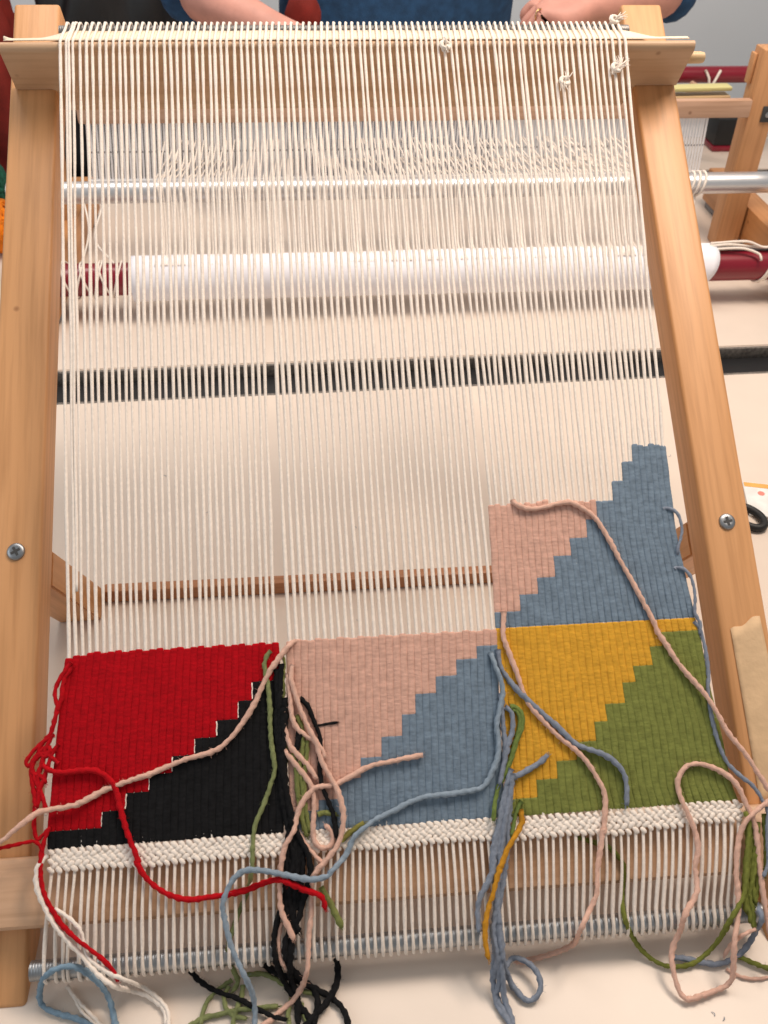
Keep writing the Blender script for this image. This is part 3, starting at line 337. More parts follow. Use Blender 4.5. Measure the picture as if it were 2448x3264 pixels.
def rail():
    prof = [(.0006, .0603), (.0165, .0603), (.0195, .0630), (.0195, .0983), (.0190, .0998), (.0125, .1113), (.0110, .1123), (.0006, .1123)]
    n = len(prof); V = [(u, b, a) for u in (-.347, .347) for a, b in prof]
    F = [(j, (j + 1) % n, n + (j + 1) % n, n + j) for j in range(n)] + [tuple(range(n))[::-1], tuple(range(n, 2 * n))]
    me = mesh('bottom_rail', V, F); bm = bmesh.new(); bm.from_mesh(me); bmesh.ops.recalc_face_normals(bm, faces=bm.faces[:]); bm.to_mesh(me); bm.free(); me.set_sharp_from_angle(angle=math.radians(25)); return link('bottom_rail', me, M['rail_x'], loom)
rail()
def rod(v, n, r, u0, u1, mk):
    x = np.arange(u0, u1, .00055); Q = np.stack([x, np.full_like(x, v), np.full_like(x, n)], 1)
    rr = r * (1 - .055 * np.abs(((x / .0021) % 1) * 2 - 1)); V, F = sweep(Q, rr, 14); return link('threaded_rod', fast_mesh('threaded_rod', V, F), M[mk], loom)
rod(.0295, .0125, .0078, -.2915, .2920, 'metal'); rod(.8905, .0235, .0068, -.2905, .2920, 'metal2')
for sx in (-1, 1):                                     # struts folding back to the table, and their cross bar
    lo, hi = (-.3445, -.2988) if sx < 0 else (.3002, .3448)
    V = [(x, v, n) for x in (lo, hi) for v, n in ((.3735, -.0375), (.3395, -.0375), (.3390, -.2340), (.3480, -.2385), (.3760, -.2570), (.3765, -.2340))]
    F = [(0, 1, 2, 3, 4, 5), (11, 10, 9, 8, 7, 6)] + [(k, k + 6, (k + 1) % 6 + 6, (k + 1) % 6) for k in range(6)]
    me = mesh('strut', V, F, False); bm = bmesh.new(); bm.from_mesh(me); bmesh.ops.recalc_face_normals(bm, faces=bm.faces[:]); bmesh.ops.bevel(bm, geom=bm.edges[:], offset=.002, segments=2, affect='EDGES'); bm.to_mesh(me); bm.free(); link('strut', me, M['wood_z'], loom)
a_, b_ = LOOM.inverted() @ Vector((-.2985, .444, .0095)), LOOM.inverted() @ Vector((.2999, .444, .0095))
obox('cross_bar', a_, b_, .014, .018, M['red_x'], loom, .003, up=tuple(LOOM.inverted().to_3x3() @ Vector((0, 0, 1))))
def screw(u, v, rot):
    mw = Matrix.Translation((u, v, .0002)) @ Matrix.Rotation(rot, 4, 'Z')
    s = lathe('screw', [(.0078, 0), (.0078, .0006), (.0068, .0019), (.0042, .0025), (.0030, .0023)], M['metal'], loom, 28, mw)
    V = []; F = []
    for a in (0, 1):
        w, l = (.0011, .0043); x, y = (l, w) if a == 0 else (w, l); b = len(V); z = .00262 + .00006 * a
        V += [(-x, -y, z), (x, -y, z), (x, y, z), (-x, y, z), (-x, -y, .0015), (x, -y, .0015), (x, y, .0015), (-x, y, .0015)]
        F += [(b, b + 1, b + 2, b + 3)] + [(b + i, b + 4 + i, b + 4 + (i + 1) % 4, b + (i + 1) % 4) for i in range(4)]
    me = mesh('slot', V, F, False); me.transform(mw); link('slot', me, M['dark'], s)
screw(-.3198, .3646, .5); screw(.3228, .3622, .15)
def tape():
    us = np.linspace(0, 1, 9); vs_ = np.linspace(0, 1, 16); V = []; F = []
    for j, b in enumerate(vs_):
        for i, a in enumerate(us):
            l = .3095 + .0015 * (1 - b); r_ = .3385 + .0068 * (1 - b) if b > .1 else .3448
            u = l + (r_ - l) * a; v = .112 + (.262 + .012 * a - .112) * b + .0016 * math.sin(9 * a + 1) * (b > .99)
            V.append((u, v, .0009 + .0005 * noise.noise((u * 70, v * 70, 0))))
    for j in range(15):
        for i in range(8): F.append((j * 9 + i, j * 9 + i + 1, j * 9 + 10 + i, j * 9 + 9 + i))
    me = mesh('tape_strip', V, F); o = link('tape_strip', me, M['tape'], loom)
    md = o.modifiers.new('s', 'SOLIDIFY'); md.thickness = .0004
tape()
# ================================================================== the three woven panels
def lerp(a, b, t): return a + (b - a) * t
def interp(tab, v): return float(np.interp(v, [p[0] for p in tab], [p[1] for p in tab]))
# edges as (v, u) in metres, left and right, from the braid up
PAN = {
 'left': dict(n=31, L=[(.10, -.2742), (.134, -.2748), (.200, -.2694), (.236, -.2664), (.266, -.2631)], R=[(.10, -.0975), (.27, -.0958)], i0=0),
 'mid': dict(n=30, L=[(.10, -.0868), (.226, -.0850), (.27, -.0838)], R=[(.10, .0800), (.142, .0815), (.216, .0847), (.272, .0877)], i0=31),
 'right': dict(n=31, L=[(.10, .0905), (.27, .0925), (.376, .0955), (.43, .100)], R=[(.10, .2778), (.118, .2765), (.133, .2721), (.182, .2693), (.205, .2666), (.252, .2632), (.284, .2600), (.346, .2545), (.4276, .2560)], i0=61),
}
NTOT = 92
def col_u(pn, i, v):
    d = PAN[pn]; t = i / (d['n'] - 1); return lerp(interp(d['L'], v), interp(d['R'], v), t)
def split_v(treads, u):
    """treads: [(u_left, v)] sorted by falling u: the boundary height for a rib at u"""
    v = treads[-1][1]
    for ul, tv in treads:
        if u >= ul: v = tv; break
    return v
TR = {
 'left': [(-.1155, .2376), (-.1297, .2228), (-.1463, .2084), (-.1621, .1953), (-.1801, .1825), (-.1967, .1697), (-.2137, .1566), (-.2323, .1437), (-.2501, .1315), (-.30, .1315)],
 'mid': [(.0675, .2563), (.0498, .2461), (.0341, .2332), (.0185, .2198), (.0029, .2039), (-.0139, .1871), (-.0316, .1717), (-.0479, .1562), (-.0678, .1411), (-.10, .1335)],
 'right': [(.2343, .2594), (.2205, .2477), (.2051, .2322), (.1914, .2190), (.1774, .2023), (.1625, .1884), (.1464, .1731), (.1305, .1589), (.1129, .1453), (.05, .1316)],
 'upper': [(.2278, .4258), (.2147, .4116), (.2021, .3941), (.1893, .3765), (.1752, .3607), (.1610, .3447), (.1463, .3297), (.1295, .3116), (.1120, .2977), (.05, .2838)],
}
PICK = .0036
def rib_column(pn, i, v0, v1, rs, pitch):
    """one warp rib covered by beaded weft: closed flattened tube"""
    m = max(3, int(round((v1 - v0) / PICK * 4))); vv = np.linspace(v0, v1, m + 1); ph = (.5 if i % 2 else 0.) + .15 * math.sin(i * 1.3)
    bead = np.abs(np.sin(np.pi * (vv / PICK + ph))); amp = 1 + .10 * np.sin(vv * 900 + i * 1.7) * rs.random()
    th = np.arange(12) * 2 * math.pi / 12; ends = np.clip(np.minimum(vv - v0, v1 - vv) / .0012, 0, 1) ** .5
    hw = (pitch * .5) * (1.07 + .05 * bead) * (.75 + .25 * ends); hd = .00165 * (.90 + .14 * bead * amp) * (.70 + .30 * ends)
    uc = np.array([col_u(pn, i, v) for v in vv]) + .00018 * np.sin(vv * 210 + i); nc = np.array([nv(v) for v in vv]) + .00022 * np.sin(vv * 60 + i * .8)
    ct = np.sign(np.cos(th)) * np.abs(np.cos(th)) ** .72; st = np.sign(np.sin(th)) * np.abs(np.sin(th)) ** .58
    tilt = .00012 * np.cos(th)[None] * (1 if i % 2 else -1)
    V = np.stack([uc[:, None] + hw[:, None] * ct[None], vv[:, None] + tilt, nc[:, None] + hd[:, None] * st[None]], -1).reshape(-1, 3)
    K = 12; a, b = np.meshgrid(np.arange(m), np.arange(K), indexing='ij'); b2 = (b + 1) % K
    F = np.stack([a * K + b, a * K + b2, (a + 1) * K + b2, (a + 1) * K + b], -1).reshape(-1, 4)
    for base in (0, m * K): F = np.vstack([F, [[base + q, base + q + 1, base + 10 - q, base + 11 - q] for q in range(5)]])
    return V, F
def woven(name, pn, spans, m, root, label):
    rs = random.Random(len(spans) * 31 + len(name)); d = PAN[pn]; P = []
    for i, (a, b) in spans.items():
        if b - a < .002: continue
        pitch = (interp(d['R'], (a + b) / 2) - interp(d['L'], (a + b) / 2)) / (d['n'] - 1); P.append(rib_column(pn, i, a, b, rs, pitch))
    V, F = merged(P); o = link(name, fast_mesh(name, V, F), m, root); o['label'] = label; return o
V0 = .1180
def spans_of(pn, treads, top, lower):
    out = {}
    for i in range(PAN[pn]['n']):
        u = col_u(pn, i, .2); 
        vb = split_v(treads, col_u(pn, i, .18 if pn != 'right' else .2)); t = top(i) if callable(top) else top
        out[i] = (V0, vb + .0004) if lower else (vb - .0004, t)
    return out
jt = lambda s: (lambda i: s + .0009 * math.sin(i * 2.1) + .0007 * ((i * 7) % 3 - 1))
roots = {}
roots['left'] = thing('woven_panel', 'left woven square of red stepping down over black', 'weaving', LOOM)
woven('red_weave', 'left', spans_of('left', TR['left'], lambda i: .2685 + .0009 * math.sin(i * 2.1) - .0035 * max(0, 3 - i) / 3, False), M['w_red'], roots['left'], 'bright red stepped area')
woven('black_weave', 'left', spans_of('left', TR['left'], 0, True), M['w_black'], roots['left'], 'black stepped area')
roots['mid'] = thing('woven_panel', 'middle woven square of pink stepping down over blue grey', 'weaving', LOOM)
woven('pink_weave', 'mid', spans_of('mid', TR['mid'], jt(.2695), False), M['w_pink'], roots['mid'], 'pale pink stepped area')
woven('blue_weave', 'mid', spans_of('mid', TR['mid'], 0, True), M['w_blue'], roots['mid'], 'blue grey stepped area')
roots['right'] = thing('woven_panel', 'tall right weaving of mustard over green topped by pink and a blue point', 'weaving', LOOM)
MT = .2705
woven('mustard_weave', 'right', spans_of('right', TR['right'], lambda i: MT - .0002, False), M['w_mustard'], roots['right'], 'mustard stepped area')
woven('green_weave', 'right', spans_of('right', TR['right'], 0, True), M['w_green'], roots['right'], 'moss green stepped area')
sp_b, sp_p = {}, {}
for i in range(31):
    u = col_u('right', i, .35); vb = split_v(TR['upper'], u)
    if u > .2278: vb = .4262 + .0012 * ((i * 5) % 3 - 1)
    sp_b[i] = (MT - .0002, vb + .0004)
    if u < .2000: sp_p[i] = (vb - .0004, .3775 + .0010 * math.sin(i * 2.3) + (.002 if i in (8, 9) else 0))
woven('blue_weave', 'right', sp_b, M['w_blue'], roots['right'], 'blue grey area rising to a stepped point')
woven('pink_weave', 'right', sp_p, M['w_pink'], roots['right'], 'pale pink stepped corner')
# twined cream border: every stitch its own piece
def stitch_mesh():
    bm = bmesh.new(); bmesh.ops.create_uvsphere(bm, u_segments=8, v_segments=5, radius=1)
    for v in bm.verts: v.co = Vector((v.co.x * .0037 * (1 - .15 * v.co.y), v.co.y * .0022, v.co.z * .0014))
    me = bpy.data.meshes.new('stitch'); bm.to_mesh(me); bm.free(); me.polygons.foreach_set('use_smooth', [True] * len(me.polygons)); me.materials.append(M['cream']); return me
SM = stitch_mesh()
for pn, vb in (('left', .1035), ('mid', .1040), ('right', .1025)):
    d = PAN[pn]; rt = roots[pn]; bd = None; rs = random.Random(3)
    cord = [(col_u(pn, i, .11), .1105 + (.0005 if pn == 'mid' else 0), nv(.11)) for i in range(d['n'])]
    bd = tube('twined_border', cord, .0023, M['cream'], rt, K=8, step=.004)
    for k in range(5):
        for i in range(d['n']):
            u = col_u(pn, i, .11) + .0030 * (k % 2); v = vb - .0004 + k * .0032 + .0006 * math.sin(i * .35) + rs.uniform(-.0004, .0004)
            if pn == 'right' and i > 22: v += .0022
            if pn == 'right' and 12 < i < 18 and k == 0: v -= .0010
            o = bpy.data.objects.new('stitch', SM); COL.objects.link(o); o.parent = bd
            o.location = (u, v, nv(.11) + .0013 + rs.uniform(-.0003, .0004)); s = rs.uniform(.92, 1.10); o.scale = (s, s, 1)
            o.rotation_euler = (0, rs.uniform(-.15, .15), math.radians((40 if k % 2 else -40) + rs.uniform(-10, 10)))
for i in range(30):                                     # cream warp showing in the slits between red and black
    a, b = split_v(TR['left'], col_u('left', i, .18)), split_v(TR['left'], col_u('left', i + 1, .18))
    if b - a > .004 and i not in (13, 22):
        tube('slit_thread', [((col_u('left', i, x) + col_u('left', i + 1, x)) / 2 + .0003 * math.sin(x * 900), x, nv(x) + .0009) for x in np.linspace(a + .0012, b - .0008, 6)], .00062, M['cream'], roots['left'], K=6)
# warp threads
TOPV = {'left': lambda i: .262, 'mid': lambda i: .264, 'right': lambda i: sp_p[i][1] - .004 if i in sp_p else sp_b[i][1] - .004}
for pn in ('left', 'mid', 'right'):
    d = PAN[pn]
    for i in range(d['n']):
        g = d['i0'] + i; t = g / (NTOT - 1); ut = lerp(-.2800, .2722, t) + random.uniform(-.0009, .0009); ur = lerp(-.2815, .2795, t)
        uw = col_u(pn, i, TOPV[pn](i)); vw = TOPV[pn](i); ub = col_u(pn, i, .105); uf = lerp(-.2775, .2665, t) if pn != 'mid' else lerp(-.2775, .2665, t)
        if pn == 'left' and i < 4: uf += random.uniform(-.003, .003)
        w = rng.normal(0, .00035, 12)
        P = [(ur, .884, .0160), (ur, .8915, .0152), (ur, .8985, .0205), (ur, .8978, .0280), (lerp(ur, ut, .3), .8905, .0345), (lerp(ur, ut, .4), .8815, .0388), (lerp(ur, ut, .9), .8530, .0556), (ut, .8500, .0570), (ut, .8455, .0568), (ut + w[0] * .5, .838, nv(.838) + .0005)]
        for q, f in enumerate((.9, .78, .64, .5, .36, .22, .1)): P.append((lerp(uw, ut, f) + w[q], lerp(vw, .838, f), nv(lerp(vw, .838, f)) + w[q + 3] * .6))
        P += [(col_u(pn, i, x), x, nv(x) - .0004) for x in np.linspace(vw, .130, 10)] + [ (ub, .118, nv(.118)), (ub, .100, nv(.1)), (lerp(ub, uf, .5) + w[1] * .8, .070, .0275), (uf, .0400, .0222), (uf, .0295, .0212), (uf, .0225, .0178), (uf + .0006, .0203, .0120), (uf + .0010, .0235, .0058), (uf + .001, .0300, .0038)]
        th = tube('warp_thread', P, .00146 * random.uniform(.88, 1.10), M['cream'], roots[pn], K=6, step=.006, lobes=2, twist=520., amp=.15)
        if pn == 'left' and i == 1:                       # a doubled selvedge thread
            th2 = tube('warp_thread', [(p[0] + .0024, p[1], p[2] + .0006) for p in P[:17]], .00125, M['cream'], roots[pn], K=6, step=.006, lobes=2, twist=520., amp=.15)
# knots tied into the warp near the top beam
def tuft(name, u, v, n, ends, seed, label):
    rs = random.Random(seed); parts = []
    for k in range(3):
        a = k * 2.1; Q = [(u + .0046 * math.cos(a + t) * (1 - .25 * k), v + .0040 * math.sin(a + t), n + .0025 * math.sin(t * .5 + k)) for t in np.linspace(0, 6.6, 26)]; parts.append(sweep(Q, .0017, 6))
    for ang, ln in ends:
        for q in range(5):
            a = ang + rs.uniform(-.35, .35); l = ln * rs.uniform(.4, .75); z = rs.uniform(0, .006)
            Q = spline([(u, v, n), (u + .5 * l * math.cos(a), v + .5 * l * math.sin(a), n + z), (u + l * math.cos(a + .2), v + l * math.sin(a + .2), n + z * .7)], .002); parts.append(sweep(Q, np.linspace(.0008, .0003, len(Q)), 5, cap=False))
    V, F = merged(parts); o = link(name, fast_mesh(name, V, F), M['cream'], roots['right']); o['label'] = label
tuft('warp_knot', .2588, .815, nv(.815) + .003, [(.65, .024), (-2.4, .014), (.1, .018), (1.1, .018)], 1, 'frayed knot at the right of the warp'); tuft('warp_knot', .205, .800, nv(.80) + .003, [(.9, .018), (-1.9, .022), (-2.2, .015)], 2, 'knot with drooping end near the right of the warp')
tuft('warp_knot', .090, .842, .058, [(-1.4, .013), (1.5, .012)], 3, 'small knot at the edge of the top beam')
tuft('warp_knot', .274, .893, .036, [(.1, .022), (-.2, .02), (.3, .016)], 4, 'fringed ends at the right end of the top rod')
# ================================================================== loose yarns
for lab, c, r, grp, dat in YARNS:
    P = np.array([[float(a) / 1000 for a in p.split(',')] for p in dat.split()]); o0 = P[0].copy(); r = r / 1000
    Q = spline(P - o0, .0022)
    if len(Q) > 8:
        k = np.array([1, 2, 3, 2, 1]) / 9.
        for ax in range(3): Q[2:-2, ax] = np.convolve(Q[:, ax], k, 'valid')
    Q[:, 2] = np.maximum(Q[:, 2], r + .0004 - o0[2])
    Q[1:-1] += rng.normal(0, r * .07, (len(Q) - 2, 3)); rr = r * (.97 + .08 * np.sin(np.arange(len(Q)) * .31 + len(lab)) + .05 * np.sin(np.arange(len(Q)) * .083 + len(dat)) + .05 * rng.normal(size=len(Q))); rr[-1] *= .8
    Vq, Fq = sweep(Q, rr, 10, lobes=2, twist=430., amp=.16); parts = [(Vq, Fq)]
    rs = random.Random(len(dat))                          # short flyaway fibres
    for _ in range(int(len(Q) * 1.3)):
        b = Q[rs.randrange(len(Q))]; dv = Vector((rs.gauss(0, 1), rs.gauss(0, 1), rs.gauss(0, 1))).normalized(); l = r * rs.uniform(1.3, 2.4)
        parts.append(sweep(np.array([b + np.array(dv) * r * .7, b + np.array(dv) * l + np.array([rs.uniform(-.0008, .0008), 0, .0002])]), .00008, 4, cap=False))
    for _ in range(7):                                    # frayed tip
        d_ = Q[-1] - Q[-3]; d_ = d_ / (np.linalg.norm(d_) + 1e-9); e_ = rng.normal(0, 1, 3); parts.append(sweep(np.array([Q[-1] - d_ * r, Q[-1] + d_ * r * rs.uniform(.4, 1.3) + e_ * r * .45]), .00016, 4, cap=False))
    Vq, Fq = merged(parts); o = link('yarn', fast_mesh('yarn', Vq, Fq), M[c]); o.location = o0; tag(o, lab, 'yarn', grp)
# ================================================================== rigid heddle loom on the second table
hl = thing('heddle_loom', 'rigid heddle loom with aluminium beam lying behind the warp', 'loom', Matrix.Translation((.2, 1.5, 0)))
HI = hl.matrix_world.inverted()
def hpart(o): o.data.transform(HI); return o
for sx in (-1, 1):
    x = .8195 if sx > 0 else -.4785
    hpart(box('side_board', (x - .0225, 1.05, .0125), (x + .0225, 1.545, .078), M['wood_wy'], hl, .003))
    for yf in (1.09, 1.48): hpart(box('foot', (x - .02, yf, .0005), (x + .02, yf + .05, .0122), M['grey'], hl, .003))
    xp = .7705 if sx > 0 else -.487
    hpart(box('upright', (xp - .023, 1.330, .0005), (xp + .023, 1.372, .356), M['wood_w'], hl, .003))
    if sx > 0:
        hpart(box('bracket', (xp - .0295, 1.352, .295), (xp - .0232, 1.370, .345), M['wood_w'], hl, .002))
        pl = hpart(box('plate', (xp + .000, 1.3272, .237), (xp + .020, 1.3297, .264), M['dark'], hl, .0005)); s_ = lathe('screw', [(.005, 0), (.005, .001), (.003, .002)], M['metal'], pl, 12); s_.data.transform(HI @ Matrix.Translation((xp + .011, 1.327, .250)) @ Matrix.Rotation(math.radians(90), 4, 'X'))
hpart(tube('front_beam', [(-.53, 1.22, .170), (.845, 1.22, .170)], .0178, M['alu'], hl, K=28, step=.1))
hpart(tube('cloth_beam', [(-.50, 1.12, .064), (.845, 1.12, .064)], .0262, M['redp'], hl, K=28, step=.1))
hpart(tube('ratchet', [(.772, 1.12, .064), (.792, 1.12, .064)], .040, M['blackp'], hl, K=20, step=.01))
hpart(obox('apron_bar', (.60, 1.123, .095), (.765, 1.121, .093), .008, .005, M['grey'], hl, .001))
hpart(obox('shed_stick', (.16, 1.430, .2465), (.746, 1.430, .2535), .030, .007, M['stick'], hl, .002))
hpart(obox('shed_stick', (.20, 1.430, .2605), (.746, 1.430, .2685), .028, .007, M['limewood'], hl, .002))
pr = []
th_ = np.linspace(0, 2 * math.pi, 37); xs = np.linspace(-.334, .628, 120)
V = []; F = []
for x in xs:
    for k, a in enumerate(th_):
        e = .020 * math.sin(a - .6) * max(0, (x - .56) / .068); r = .0345 + .0022 * noise.noise((x * 7, a * .7, 2)) + .0006 * noise.noise((x * 45, a * 2, 5))
        V.append((x + e, 1.12 + r * math.cos(a), .064 + r * math.sin(a)))
for i in range(119):
    for k in range(36): F.append((i * 37 + k, i * 37 + k + 1, i * 37 + 38 + k, i * 37 + 37 + k))
rl = link('paper_roll', mesh('paper_roll', V, F), M['paper']); rl.modifiers.new('s', 'SOLIDIFY').thickness = -.002
tag(rl, 'white paper wrapped round the red cloth beam behind the warp', 'paper roll')
# cords tied on the red beam
def cords(label, seed, paths, r=.0022):
    parts = [sweep(spline(p, .004), r, 6) for p in paths]; Vc, Fc = merged(parts); o = link('cord_tie', fast_mesh('cord_tie', Vc, Fc), M['cream'], hl); o.data.transform(HI); o['label'] = label
ring = lambda x, r, y=1.12, z=.064, sk=0.: [(x + sk * math.sin(a), y + r * math.cos(a), z + r * math.sin(a)) for a in np.linspace(0, 6.5, 30)]
sh = lambda pts: [(x - .132, y - .176, z - .0075) for x, y, z in pts]
cords('cream cord knotted round the right of the red beam', 1, [ring(.738, .0285, sk=.010), ring(.742, .029, sk=.010)] + [sh(p) for p in ([(.76, 1.296, .106), (.80, 1.29, .112), (.84, 1.294, .106), (.87, 1.292, .105), (.90, 1.294, .112)], [(.76, 1.29, .103), (.82, 1.285, .107), (.85, 1.275, .100), (.852, 1.268, .092)], [(.77, 1.30, .110), (.83, 1.294, .115), (.86, 1.29, .106), (.885, 1.288, .108), (.90, 1.285, .100), (.885, 1.28, .104), (.895, 1.292, .110)])])
cords('cream cords tied on the left of the red beam', 2, [ring(-.36 - .015 * k, .0282 + .001 * (k % 3), sk=.010 * (-1) ** k) for k in range(6)] + [[(-.36, 1.115, .094), (-.39, 1.15, .12), (-.38, 1.205, .155)], [(-.41, 1.115, .094), (-.40, 1.16, .13), (-.41, 1.21, .16)]], .0016)
cords('cream loops over the aluminium beam beside the right post', 3, [ring(x, .0195, 1.22, .170, .005)[3:] + [(x - .010, 1.202, .138), (x - .018, 1.18, .10)] for x in (.617, .627, .637)])
# heddle
hd = thing('heddle', 'white slotted heddle hanging from a pinkish wood bar behind the warp', 'heddle', Matrix.Translation((.15, 1.33, .145)))
HD = hd.matrix_world.inverted()
o = box('top_bar', (-.420, 1.322, .2465), (.7455, 1.338, .2765), M['pink_x'], hd, .0025); o.data.transform(HD)
o = box('bottom_bar', (-.420, 1.324, .136), (.690, 1.337, .150), M['plastic'], hd, .002); o.data.transform(HD)
bm = bmesh.new(); bmesh.ops.create_cube(bm, size=1)
for v in bm.verts: v.co = Vector((v.co.x * .0036, v.co.y * .0016, v.co.z * .0965))
me = bpy.data.meshes.new('slat'); bm.to_mesh(me); bm.free(); me.materials.append(M['plastic']); me.materials.append(M['dark'])
bm = bmesh.new(); bm.from_mesh(me); e = [bm.verts.new((x, -.00095, z)) for x, z in ((-.0008, -.0016), (.0008, -.0016), (.0008, .0016), (-.0008, .0016))]; f = bm.faces.new(e); f.material_index = 1; bm.to_mesh(me); bm.free()
for k in range(204):
    o = bpy.data.objects.new('slat', me); COL.objects.link(o); o.parent = hd; o.location = HD @ Vector((-.413 + k * .00536, 1.3295, .198)); o.rotation_euler = (0, math.radians(6 - 9 * k / 204), 0)
wr = thing('fine_warp', 'fine cream warp running from the heddle over the aluminium beam to the paper roll', 'warp', Matrix.Translation((.1, 1.22, .17)))
WI = wr.matrix_world.inverted()
for k in range(170):
    t = k / 169; x0 = lerp(-.299, .560, t) + random.uniform(-.002, .002); sk = lerp(-.02, .050, t) * random.uniform(.4, 1.3); zz = .216 if k % 2 else .182
    if k < 8: x0 = -.290 + k * .003 + random.uniform(-.002, .002)
    xh = lerp(-.299, .560, t) - sk; jx = random.uniform(-.004, .004)
    P = [(xh, 1.331, zz), (lerp(xh, x0, .5), 1.28, lerp(zz, .1895, .5)), (x0, 1.230, .1885), (x0, 1.220, .1889), (x0, 1.2035, .1810), (x0 + jx * .3, 1.1995, .168), (x0 + jx, 1.168, .126), (x0 + jx, 1.145, .1015), (x0 + jx, 1.122, .1002), (x0 + jx, 1.100, .0950)]
    o = tube('thread', P, .00115, M['cream'], wr, K=5, step=.02); o.data.transform(WI)
# ================================================================== person behind the loom
pe = thing('person', 'person in a navy top with bare forearms and a gold ring standing behind the loom', 'person', Matrix.Translation((.20, 1.84, -.75)))
PI_ = pe.matrix_world.inverted()
def skin(name, verts, edges, rad, m, root=0, levels=2):
    me = bpy.data.meshes.new(name); me.from_pydata([PI_ @ Vector(v) for v in verts], edges, []); me.update()
    o = bpy.data.objects.new(name, me); COL.objects.link(o); o.parent = pe; me.materials.append(m)
    o.modifiers.new('skin', 'SKIN').use_smooth_shade = True; md = o.modifiers.new('sub', 'SUBSURF'); md.levels = md.render_levels = levels
    for i, s in enumerate(me.skin_vertices[0].data):
        r = rad[i]; s.radius = r if isinstance(r, tuple) else (r, r); s.use_root = (i == root)
    return o
def chain(n, start): return [(start + i, start + i + 1) for i in range(n - 1)]
bv = [(.20, 1.84, .50), (.20, 1.84, .64), (.20, 1.81, .74), (.20, 1.79, .85)]; be = [(0, 1), (1, 2), (2, 3)]; brd = [.11, .06, .075, .085]
def arm(pts, rad, palm_dir, up, sgn, hand):
    """forearm + palm + five bent fingers, all one skin graph"""
    b = len(bv); prev = 0
    for p, r in zip(pts, rad):
        bv.append(p); brd.append(r); be.append((prev, len(bv) - 1)); prev = len(bv) - 1
    wv = Vector(pts[-1]); d = Vector(palm_dir).normalized(); u = Vector(up).normalized(); s = d.cross(u) * sgn
    pc = wv + d * .045; bv.append(tuple(pc)); brd.append((.036, .020)); be.append((prev, len(bv) - 1)); pi = len(bv) - 1
    for k in range(4):
        ln = (.036, .041, .039, .030)[k]; off = s * (.027 - .018 * k); a = pc + d * .036 + off * 1.05; lastv = pi
        c1 = a; c2 = a + d * ln * .55 - u * ln * .65; c3 = c2 - d * ln * .25 - u * ln * .55; c4 = c3 - d * ln * .5
        for c, r in zip((c1, c2, c3, c4), (.0105, .0098, .009, .0078)):
            bv.append(tuple(c)); brd.append(r); be.append((lastv, len(bv) - 1)); lastv = len(bv) - 1
    lastv = pi
    for c, r in zip((wv + d * .035 + s * .036 - u * .012, wv + d * .068 + s * .046 - u * .028, wv + d * .092 + s * .030 - u * .036), (.013, .0115, .009)):
        bv.append(tuple(c)); brd.append(r); be.append((lastv, len(bv) - 1)); lastv = len(bv) - 1
arm([(-.06, 1.83, .50), (-.232, 1.60, .384), (-.175, 1.53, .382), (-.075, 1.475, .350)], [.06, .046, .043, .028], (.85, -.35, -.25), (.2, -.3, .9), 1, 'l')
arm([(.40, 1.83, .50), (.680, 1.62, .385), (.560, 1.52, .396), (.452, 1.455, .392)], [.06, .047, .043, .031], (-.96, -.12, -.05), (-.1, -.35, .92), -1, 'r')
skin('body', bv, be, brd, M['skin'], 0, 2)
tv = [(.165, 1.86, -.20), (.165, 1.86, .10), (.165, 1.85, .33), (.17, 1.84, .50), (-.06, 1.83, .50), (-.250, 1.62, .385), (-.240, 1.590, .378), (.40, 1.83, .50), (.690, 1.635, .385), (.660, 1.590, .384)]
te = [(0, 1), (1, 2), (2, 3), (3, 4), (4, 5), (5, 6), (3, 7), (7, 8), (8, 9)]
skin('navy_top', tv, te, [(.26, .12), (.27, .13), (.27, .13), (.22, .12), .080, .062, .056, .080, .064, .056], M['navy'], 0, 2)
hv = [(.20, 1.81, .94), (.20, 1.86, .90)]; skin('hair', hv, [(0, 1)], [.085, .09], M['hair'], 0, 2)
rg = tube('ring', [(.0095 * math.cos(a), 0, .0095 * math.sin(a)) for a in np.linspace(0, 2 * math.pi, 25)], .0013, M['gold'], pe, K=6, cap=False); rg.data.transform(PI_ @ Matrix.Translation((.372, 1.432, .388)) @ Matrix.Rotation(.6, 4, 'Z') @ Matrix.Rotation(-.5, 4, 'Y'))
# ================================================================== odds and ends
def blob(name, c, r, m, label, cat, seed, f=6., amp=.25, sub=4):
    bm = bmesh.new(); bmesh.ops.create_icosphere(bm, subdivisions=sub, radius=1)
    for v in bm.verts: k = 1 + amp * noise.noise(v.co * f * .3 + Vector((seed, 0, 0))); v.co = Vector((v.co.x * r[0] * k, v.co.y * r[1] * k, v.co.z * r[2] * k))
    me = bpy.data.meshes.new(name); bm.to_mesh(me); bm.free(); me.polygons.foreach_set('use_smooth', [True] * len(me.polygons)); o = link(name, me, m); o.location = c; return tag(o, label, cat)
blob('black_bag', (-.42, 2.0, .06), (.20, .10, .42), M['cloth_black'], 'crumpled black bag behind the left end of the top beam', 'bag', 3, 9, .35, 5)
blob('red_cloth', (-.76, 1.95, .14), (.13, .08, .30), M['cloth_red'], 'dark red cloth behind the top of the left post', 'cloth', 8, 9, .3)
blob('red_pouch', (-.035, 1.56, .365), (.032, .018, .036), M['cloth_red'], 'small dark red pouch beside the left forearm', 'pouch', 5, 4, .2, 3)
